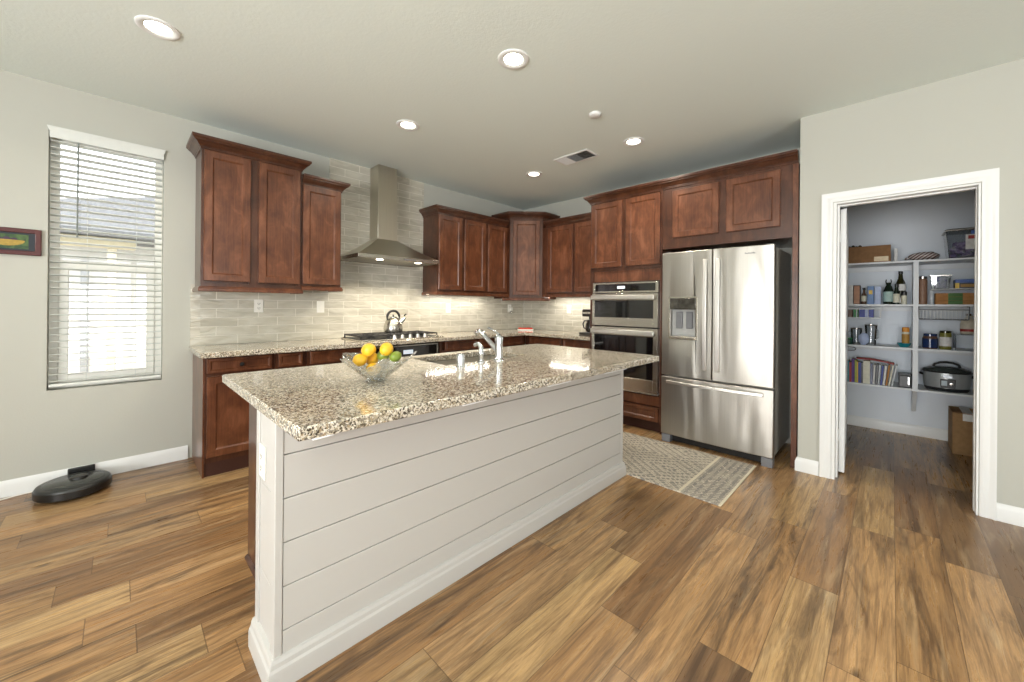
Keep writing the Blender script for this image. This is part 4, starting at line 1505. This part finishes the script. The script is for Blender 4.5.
def bottle(name, label, y, x, z, prof, mat, lab=None, cap=None, cat='bottle', lz=(.2, .6), seg=18):
    O = (x, y, z)
    t = thing(name, label, cat, O)
    obj('glass_body' if mat in ('crystal',) else 'body', MB().lathe(prof, (0, 0, 0), seg), mat, t)
    R = max(r for r, h in prof)
    Ht = prof[-1][1]
    if lab:
        obj('paper_label', MB().loft([[((R + .0012) * math.cos(a), (R + .0012) * math.sin(a), z_), ((R + .0002) * math.cos(a), (R + .0002) * math.sin(a), z_)][::1] +
                                     [((R + .0002) * math.cos(a), (R + .0002) * math.sin(a), z1_), ((R + .0012) * math.cos(a), (R + .0012) * math.sin(a), z1_)]
                                     for a in [PI * .5 + PI * i / 16 for i in range(17)] for z_, z1_ in [(Ht * lz[0], Ht * lz[1])]]), lab, t)
    if cap:
        r = cap[1]
        obj('cap', MB().lathe([(r, Ht), (r, Ht + cap[2]), (r * .8, Ht + cap[2] + .003), (.001, Ht + cap[2] + .003)], (0, 0, 0), seg), cap[0], t)
    return t


P = {}
for k, (h, r) in dict(card=('8a6643', .8), card2=('9a7850', .8), tape=('cbb68f', .4), pwhite=('dcdcda', .6), porange=('b5876a', .6), brown=('5a3c28', .5), blue=('5f83b4', .5),
                      paleblue=('a9b8d8', .5), yellow=('d8b544', .5), dkglass=('1e2a20', .08), olive=('2c2a12', .08), mint=('a9c4bf', .6), cream=('d8d6c4', .6), green=('2f7f45', .5), navy=('2e3f8f', .5),
                      royal=('2d57a5', .4), gold=('a9803a', .6), tan=('a87640', .7), grass=('3f6a2a', .6), teal=('1f7f8c', .4), orange=('d08a2c', .5), pickle=('7b7a3a', .2), jarblue=('24365e', .15),
                      red=('a3342e', .5), purple=('5b3f86', .6), lime_=('a7b04a', .6), steelgrey=('8e9496', .3), jug=('cfc7b4', .4), pantryblack=('1f2022', .35), mixed=('8a6a55', .5), darkgreen=('21483a', .4)).items():
    P[k] = plain('pantry_' + k, h, r, 0, .12)

# top shelf
z = ZS[0] + .0005
O = (5.24, .16, z)
cb = thing('cardboard_box', 'open brown cardboard box on the top pantry shelf', 'box', O)
obj('carton', MB(O).slab([5.24, 5.245, 5.495, 5.50], [.012, .017, .345, .350], {(1, 1)}, z, z + .165).box(5.245, 5.495, .017, .345, z, z + .005), P['card'], cb)
obj('packing_tape', MB(O).box(5.2385, 5.2396, .028, .13, z + .01, z + .055), P['tape'], cb)
mb = MB(O)
for i in range(4):
    mb.blob((5.34 + .02 * i, .32 - .026 * i, z + .160), .02, .022, .03 + .01 * (i % 2), 10, 8)
obj('dark_contents', mb, P['pantryblack'], cb)
O = (5.40, -.03, z)
wb = boxy('white_carton', 'slim white carton just right of the cardboard box on the top pantry shelf', 'box', -.035, -.012, z, z + .13, P['pwhite'], 5.30, .14)
O = (5.36, -.21, z)
bgm = NT('striped_bag_film')
s_ = bgm.n('SeparateXYZ', {0: bgm.obj()})
st_ = bgm.math('GREATER_THAN', bgm.math('FRACT', bgm.math('MULTIPLY', bgm.math('ADD', s_.outputs[1], bgm.math('MULTIPLY', s_.outputs[2], 1.2)), 32.0)), .5)
bgm.set(color=bgm.mix(st_, lin('cfc8c4'), lin('6a4f4a')), rough=.25)
bgt = thing('snack_bag', 'crumpled striped snack bag lying between cardboard box and tote', 'bag', O)
obj('bag', MB().blob((0, 0, .042), .10, .105, .042, 28, 16, lambda p: 1 + .10 * mnoise.noise(p * 3.1)), bgm.m, bgt)
obj('crimped_end', MB().box(-.05, .05, .095, .125, .02, .032), bgm.m, bgt, .004)
O = (5.38, -.49, z)
tt = thing('storage_tote', 'clear plastic storage tote with lid at the right of the top pantry shelf', 'storage box', O)
mb = MB(O)


def rect(x0, x1, y0, y1, z_):
    return [(x0, y0, z_), (x1, y0, z_), (x1, y1, z_), (x0, y1, z_)]


mb.loft([rect(5.27, 5.53, -.63, -.365, z), rect(5.255, 5.545, -.65, -.345, z + .245), rect(5.259, 5.541, -.646, -.349, z + .245), rect(5.274, 5.526, -.626, -.369, z + .004)])
obj('tub', mb, 'clear', tt)
obj('lid', MB(O).loft([rect(5.245, 5.555, -.66, -.335, z + .246), rect(5.245, 5.555, -.66, -.335, z + .257), rect(5.26, 5.54, -.645, -.35, z + .267)]), 'steel', tt, .003)
mb = MB(O)
random.seed(3)
for i in range(26):
    mb.blob((5.30 + random.random() * .2, -.60 + random.random() * .2, z + .03 + random.random() * .12), .028, .03, .022, 8, 6)
cm_ = NT('tote_contents')
cm_.set(color=cm_.ramp(cm_.noise(cm_.obj(), 22, 2), [(.35, lin('8f83b0')), (.5, lin('b9a9d4')), (.58, lin('e2dcea')), (.7, lin('7d9070'))]), rough=.5)
obj('packets', mb, cm_.m, tt)
pl_ = obj('paper_label', MB(O).box(5.2475, 5.249, -.60, -.46, z + .075, z + .205), P['pwhite'], tt)
obj('red_band', MB(O).box(5.2468, 5.2474, -.60, -.475, z + .165, z + .195), P['red'], pl_)
obj('blue_card', MB(O).box(5.2478, 5.2490, -.62, -.49, z + .2055, z + .238), P['royal'], tt)

# second shelf, left bay
z = ZS[1] + .0005
boxy('food_box', 'white food box leftmost on the second pantry shelf', 'box', .287, .322, z, z + .195, P['pwhite'], 5.28, .12)
boxy('food_box', 'white and orange food box second from the left on the second pantry shelf', 'box', .232, .284, z, z + .193, P['brown'], 5.28, .12, band=(P['porange'], .10, .03, .95))
bottle('spice_bottle', 'brown bottle between the food boxes and the blue boxes', .206, 5.33, z, [(.021, 0), (.021, .09), (.010, .12), (.010, .145)], P['brown'], P['cream'], (P['pantryblack'], .012, .02))
boxy('food_box', 'blue food box with yellow badge on the second pantry shelf', 'box', .130, .178, z, z + .180, P['blue'], 5.28, .10, band=(P['yellow'], .22, .55, .78))
boxy('food_box', 'pale lavender food box beside the blue box with the yellow badge', 'box', .080, .125, z, z + .178, P['paleblue'], 5.28, .10)
b1 = bottle('handled_bottle', 'squat dark glass bottle with two loop ears and mint label', .026, 5.34, z, [(.036, 0), (.038, .01), (.038, .13), (.025, .175), (.014, .195), (.014, .215)], P['dkglass'], P['mint'], None, 'bottle', (.12, .58))
obj('ear', MB().tube([(0, .014, .195), (0, .020, .225), (0, .016, .245)], .004, 8), P['dkglass'], b1)
obj('ear', MB().tube([(0, -.014, .195), (0, -.020, .225), (0, -.016, .245)], .004, 8), P['dkglass'], b1)
bottle('sauce_bottle', 'small bottle with cream label and black cap in front of the tall dark bottle', -.030, 5.29, z, [(.022, 0), (.023, .01), (.023, .10), (.014, .14), (.012, .165)], P['dkglass'], P['cream'], (P['pantryblack'], .015, .03), 'bottle', (.1, .62))
bottle('oil_bottle', 'tallest dark olive bottle with white label on the second pantry shelf', -.058, 5.40, z, [(.036, 0), (.037, .01), (.037, .20), (.018, .255), (.015, .30)], P['olive'], P['pwhite'], (P['pantryblack'], .017, .022), 'bottle', (.45, .66))
bottle('spice_jar', 'short black and white spice jar right of the cream-labelled bottle', -.082, 5.30, z, [(.020, 0), (.020, .07), (.018, .085)], P['cream'], None, (P['pantryblack'], .020, .035), 'jar')
# second shelf, right bay
bottle('pasta_jar', 'tall clear jar of mixed pasta beside the divider on the second pantry shelf', -.205, 5.33, z, [(.029, 0), (.031, .01), (.031, .225), (.026, .24)], P['mixed'], None, ('steel', .030, .022), 'jar')
O = (5.36, -.40, z)
rs = thing('shelf_riser', 'white wire shelf riser carrying the clear bin and blue box', 'shelf riser', O)
obj('platform', MB(O).box(5.27, 5.46, -.555, -.255, z + .135, z + .143), 'shelf', rs, .002)
for yy in (-.550, -.262):
    for xx in (5.272, 5.452):
        obj('leg', MB(O).box(xx, xx + .006, yy - .003, yy + .003, z, z + .135), 'shelf', rs)
zz = z + .1435
O = (5.35, -.315, zz)
bn = thing('clear_bin', 'clear plastic bin with rim on top of the wire riser', 'bin', O)
mb = MB(O)
mb.loft([rect(5.29, 5.41, -.37, -.265, zz), rect(5.28, 5.42, -.38, -.255, zz + .125), rect(5.283, 5.417, -.377, -.258, zz + .125), rect(5.293, 5.407, -.367, -.268, zz + .003)])
obj('tub', mb, 'clear', bn)
obj('rim', MB(O).slab([5.272, 5.283, 5.417, 5.428], [-.388, -.377, -.258, -.247], {(1, 1)}, zz + .118, zz + .127), 'steel', bn, .001)
cm2 = NT('bin_contents')
cm2.set(color=cm2.ramp(cm2.noise(cm2.obj(), 40, 2), [(.4, lin('6f6aa0')), (.5, lin('cfd2dc')), (.65, lin('a6a9b4'))]), rough=.4)
obj('packets', MB(O).box(5.30, 5.40, -.355, -.28, zz + .004, zz + .105), cm2.m, bn, .008)
t = boxy('game_box', 'flat blue-topped box with dark face lying on the wire riser', 'box', -.545, -.405, zz, zz + .05, P['pantryblack'], 5.28, .16, band=(P['gold'], .22, .25, .75))
O = (5.28, -.475, zz)
obj('lid', MB(O).box(5.278, 5.442, -.547, -.403, zz + .0505, zz + .082), P['royal'], t, .002)
obj('end_flap', MB(O).box(5.2775, 5.2798, -.428, -.404, zz + .001, zz + .05), P['yellow'], t)
stacks = []
zq = z
for i, nm in enumerate(('lowest flat snack box of the stack under the wire riser', 'middle flat snack box of the stack under the wire riser', 'topmost flat snack box of the stack under the wire riser')):
    t = boxy('snack_box', 'tan and green ' + nm, 'box', -.528, -.285, zq, zq + .034, P['tan'], 5.285, .15, 'flat snack boxes under the riser', (P['grass'], .32, .02, .98))
    zq += .0345
# hanging baskets


def basket(label, y0, y1, x0, x1, ztop, h, mat, wires=True):
    O = (x0, (y0 + y1) / 2, ztop - h)
    b = thing('hanging_basket', label, 'basket', O)
    zb = ztop - h
    m = MB(O)
    m.tube([(x0, y0, zb), (x0, y1, zb), (x1, y1, zb), (x1, y0, zb)], .0055, 6, True)
    obj('base_rim', m, mat, b)
    m = MB(O)
    m.tube([(x0, y0 - .01, ztop - .03), (x0, y1 + .01, ztop - .03)], .0045, 6)
    for yy in (y0 - .008, y1 + .008):
        m.tube([(x0, yy * .5 + (y0 if yy < y1 else y1) * .5, zb), (x0, yy, ztop - .03), (x0, yy, ztop - .004), (x1, yy, ztop - .004)], .004, 6)
    obj('hanger', m, mat, b)
    m = MB(O)
    n = 14 if wires else 4
    for i in range(n):
        yy = y0 + (y1 - y0) * i / (n - 1)
        m.tube([(x0, yy, ztop - .03), (x0, yy, zb), (x1, yy, zb), (x1, yy, ztop - .03)], .0026, 5)
    obj('wires', m, 'shelf', b)
    return b


zu = ZS[1] - .0185
basket('white wire under-shelf basket with dark rim hanging in the right pantry bay', -.475, -.185, 5.215, 5.345, zu, .118, 'grey_plastic')
basket('white under-shelf basket with blue and green packets in the left pantry bay', .085, .34, 5.225, 5.42, zu, .118, 'shelf', False)
zb_ = zu - .118 + .0045
boxy('snack_packet', 'green packet in the left under-shelf basket', 'packet', .245, .280, zb_, zb_ + .085, P['green'], 5.24, .10)
boxy('snack_packet', 'blue packet with white stripe in the left under-shelf basket', 'packet', .130, .235, zb_, zb_ + .088, P['navy'], 5.24, .10, band=(P['paleblue'], .40, .05, .95))
boxy('snack_packet', 'dark maroon packet in the left under-shelf basket', 'packet', .288, .325, zb_, zb_ + .075, P['brown'], 5.24, .10)

# third shelf
z = ZS[2] + .0005


def pitcher(label, y, x, r, h, tint):
    O = (x, y, z)
    t = thing('pitcher', label, 'pitcher', O)
    obj('body', MB().lathe([(r * .72, 0), (r * .78, .01), (r, h), (r * .965, h), (r * .74, .012), (.001, .010)], (0, 0, 0), 24, cap1=False), tint, t)
    obj('rim', MB().lathe([(r * 1.0, h), (r * 1.06, h + .004), (r * 1.04, h + .010), (r * .96, h + .010), (r * .95, h)], (0, 0, 0), 24, cap0=False, cap1=False), 'steel', t)
    obj('handle', MB().tube([(0, r * .95, h * .85), (0, r * 1.5, h * .78), (0, r * 1.45, h * .4), (0, r * .86, h * .3)], .006, 8), tint, t)
    return t


pitcher('short clear plastic pitcher at the left of the third pantry shelf', .262, 5.36, .046, .155, 'clear')
pitcher('taller clear measuring pitcher with grey rim on the third pantry shelf', .150, 5.32, .048, .195, 'clear').rotation_euler = (0, 0, 2.4)
t = thing('storage_pouch', 'patterned purple pouch leaning inside the clear pitchers', 'pouch', (5.26, .20, z))
obj('pouch', MB().blob((0, 0, .062), .018, .042, .06, 18, 12, lambda p: 1 + .12 * mnoise.noise(p * 4)), P['paleblue'], t)
t = thing('green_container', 'small dark green container at the far left of the third pantry shelf', 'container', (5.26, .315, z))
obj('pot', MB().lathe([(.026, 0), (.030, .01), (.030, .045), (.026, .055), (.001, .056)], (0, 0, 0), 18), P['darkgreen'], t)
obj('lid', MB().lathe([(.031, .056), (.031, .066), (.001, .067)], (0, 0, 0), 18), P['green'], t)
t = thing('teal_bowl', 'shallow teal bowl on the third pantry shelf by the divider', 'bowl', (5.30, -.084, z))
obj('bowl', MB().lathe([(.026, 0), (.034, .006), (.052, .038), (.050, .038), (.030, .010), (.001, .008)], (0, 0, 0), 24, cap1=False), P['teal'], t)
obj('foot', MB().lathe([(.027, -.0001), (.027, .004)], (0, 0, 0), 18), P['teal'], t)
bottle('vitamin_bottle', 'cylindrical bottle with orange cap standing in the teal bowl', -.095, 5.31, z + .0105, [(.026, 0), (.026, .13), (.025, .135)], P['cream'], P['gold'], (P['orange'], .026, .042), 'bottle', (.2, .85))
bottle('jar', 'round jar with dark blue wrap and blue lid on the third pantry shelf', -.255, 5.32, z, [(.047, 0), (.050, .012), (.050, .095), (.043, .115)], P['brown'], P['jarblue'], (P['jarblue'], .045, .022), 'jar', (.08, .8))
bottle('jar', 'pickle jar with half label right of the blue-lidded jar', -.350, 5.31, z, [(.036, 0), (.039, .01), (.039, .135), (.035, .15)], P['pickle'], P['pwhite'], (P['olive'], .037, .018), 'jar', (.2, .75))
O = (5.36, -.49, z)
rs = thing('shelf_riser', 'clear acrylic riser under the syrup jug on the third pantry shelf', 'shelf riser', O)
obj('platform', MB(O).box(5.27, 5.46, -.59, -.405, z + .138, z + .144), 'clear', rs, .001)
for yy in (-.588, -.411):
    obj('leg', MB(O).box(5.27, 5.46, yy - .002, yy + .004, z, z + .138), 'clear', rs)
O = (5.41, -.495, z + .1445)
jg = thing('syrup_jug', 'beige jug with looped handle and red label on the acrylic riser', 'jug', O)
obj('body', MB().lathe([(.046, 0), (.050, .01), (.050, .09), (.040, .125), (.018, .150), (.015, .165)], (0, 0, 0), 24), P['jug'], jg)
obj('cap', MB().lathe([(.018, .165), (.018, .183), (.001, .185)], (0, 0, 0), 18), P['brown'], jg)
obj('handle', MB().tube([(0, -.016, .158), (0, -.040, .160), (0, -.048, .135), (0, -.040, .110)], .006, 8), P['jug'], jg)
obj('label_band', MB().loft([[(.0512 * math.cos(a), .0512 * math.sin(a), .022), (.0502 * math.cos(a), .0502 * math.sin(a), .022), (.0502 * math.cos(a), .0502 * math.sin(a), .045), (.0512 * math.cos(a), .0512 * math.sin(a), .045)]
                            for a in [PI * .55 + PI * .9 * i / 14 for i in range(15)]]), P['red'], jg)

# lowest shelf: books
z = ZS[3] + .0005
bk = [('teal', .020, .215, 0), ('red', .018, .20, 0), ('purple', .022, .235, 0), ('lime_', .014, .225, 0), ('yellow', .010, .21, 0), ('navy', .022, .205, 0), ('pantryblack', .012, .20, 0),
      ('cream', .050, .225, 0), ('jarblue', .020, .205, 0), ('pwhite', .012, .195, 2), ('pantryblack', .012, .20, 3), ('steelgrey', .012, .20, 3), ('navy', .012, .19, 4), ('pwhite', .014, .195, 5), ('tan', .014, .205, 6), ('cream', .012, .205, 8), ('steelgrey', .014, .205, 10)]
names = ['teal book leftmost in the pantry book row', 'red-orange book second from the left in the pantry book row', 'tall purple book in the pantry book row', 'yellow-green book beside the tall purple book',
         'thin yellow book beside the yellow-green one', 'navy book between the yellow book and the black one', 'thin black book left of the thick binder', 'thick cream spiral-bound cookbook in the pantry book row',
         'dark blue book right of the thick cream cookbook', 'thin white book right of the dark blue book', 'black leaning book among the thin white and grey ones', 'grey leaning book right of the black leaning one',
         'thin navy leaning book between grey and white ones', 'white leaning book left of the tan one', 'tan leaning book near the right end of the row', 'cream leaning book second from the right end', 'grey leaning book rightmost in the pantry book row']
y = .330
for (mt, th, hh, tilt), nm in zip(bk, names):
    o = thing('book', nm, 'book', (5.245, y - th / 2, z), 0, 'books on the lowest pantry shelf')
    a = math.radians(tilt)
    o.rotation_euler = (a, 0, 0) if tilt else (0, 0, 0)
    lift = th / 2 * math.sin(a)
    o.location.z += lift
    obj('cover', MB().box(0, .155, -th / 2, -th / 2 + .0018, 0, hh).box(0, .155, th / 2 - .0018, th / 2, 0, hh).box(0, .002, -th / 2 + .0018, th / 2 - .0018, 0, hh), P[mt], o)
    obj('pages', MB().box(.0025, .150, -th / 2 + .002, th / 2 - .002, .003, hh - .003), P['cream'], o)
    y -= th + .0012 + (hh * math.tan(math.radians(1.2)) if tilt else 0)
t = thing('hand_towel', 'folded maroon cloth lying along the tops of the pantry books', 'cloth', (5.33, .12, z + .236))
mb = MB()
rings = []
for i in range(13):
    yy = .14 - .28 * i / 12
    d = -.0004 - .030 * max(0, (i - 4) / 8) ** 1.3
    rings.append([(-.05, yy, d), (.07, yy, d), (.07, yy, d + .012), (-.05, yy, d + .012)])
mb.loft(rings)
obj('folded_cloth', mb, P['red'], t, .004)
t = thing('toaster_tin', 'small black canister with steel clasp between the books and the divider', 'canister', (5.32, -.092, z))
obj('tin', MB().box(-.06, .06, -.042, .042, 0, .115), P['pantryblack'], t, .006)
obj('lid', MB().box(-.063, .063, -.045, .045, .1155, .13), P['pantryblack'], t, .004)
obj('clasp', MB().box(-.064, -.0605, -.030, -.020, .03, .10), 'chrome', t)
wr = thing('wire_hook', 'dark looped wire hook under the left of the third pantry shelf', 'hook', (5.24, .305, ZS[2] - .03))
obj('loop', MB().tube([(0, .045 * math.cos(a), -.012 + .02 * math.sin(a)) for a in [2 * PI * i / 20 for i in range(20)]], .0045, 8, True), 'grey_plastic', wr)
obj('stem', MB().tube([(0, 0, .008), (0, 0, .0115)], .004, 8), 'grey_plastic', wr)

# slow cooker
O = (5.40, -.365, z)
sc = thing('slow_cooker', 'oval black and steel slow cooker with glass lid on the lowest pantry shelf', 'slow cooker', O)


def oval(rx, ry, zz, n=40):
    return [(rx * math.cos(2 * PI * i / n), ry * math.sin(2 * PI * i / n), zz) for i in range(n)]


obj('base', MB().loft([oval(.115, .132, 0), oval(.122, .140, .012), oval(.126, .145, .03)]), P['pantryblack'], sc)
obj('housing', MB().loft([oval(.1255, .1445, .0305), oval(.132, .153, .12), oval(.132, .153, .165)]), plain('cooker_band', 'b5babc', 0.32, .5), sc)
obj('crock_rim', MB().loft([oval(.134, .156, .1655), oval(.138, .160, .172), oval(.134, .156, .18)]), P['pantryblack'], sc)
ld = obj('lid', MB().loft([oval(.134, .156, .1805), oval(.128, .150, .192), oval(.09, .11, .212), oval(.03, .05, .222)]), plain('smoked_lid', '3d4442', 0.06), sc)
obj('lid_handle', MB().tube([(0, .085, .206), (0, .075, .236), (0, .04, .252), (0, 0, .256), (0, -.04, .252), (0, -.075, .236), (0, -.085, .206)], .010, 10), P['pantryblack'], ld)
for s in (1, -1):
    obj('side_handle', MB().tube([(-.03, s * .150, .135), (-.025, s * .168, .14), (.025, s * .168, .14), (.03, s * .150, .135)], .009, 10), P['pantryblack'], sc)
cpn = obj('control_panel', MB().loft([[(-.138 + .000 * k, yy, zz) for yy, zz in ((-.045, .035), (.045, .035), (.047, .115), (-.047, .115))] for k in (0,)] +
                                     [[(-.12, yy, zz) for yy, zz in ((-.045, .035), (.045, .035), (.047, .115), (-.047, .115))]]), P['pantryblack'], sc, .003)
obj('display', MB().box(-.1395, -.1382, .005, .04, .055, .10), plain('lcd_pale', 'b9c7cf', .2), cpn)
obj('dial', MB().lathe([(.014, 0), (.012, .010), (.001, .011)], (-.1382, -.022, .075), 16, Vector((-1, 0, 0))), 'steel', cpn)
obj('badge', MB().box(-.1385, -.131, -.03, .03, .125, .150), plain('pale_badge', 'c3c9d0', .25, .6), sc, .002)

# carton on the pantry floor
O = (5.36, -.50, 0)
ca = thing('shipping_carton', 'taped cardboard shipping box on the pantry floor below the shelves', 'box', O, 0)
obj('carton', MB(O).box(5.16, 5.50, -.72, -.385, 0, .36), P['card2'], ca, .003)
obj('top_flap', MB(O).box(5.155, 5.32, -.722, -.383, .3605, .366), P['card'], ca, .001)
obj('packing_tape', MB(O).box(5.158, 5.1597, -.505, -.445, .30, .362).box(5.158, 5.50, -.505, -.445, .3662, .3675), P['pwhite'], ca)
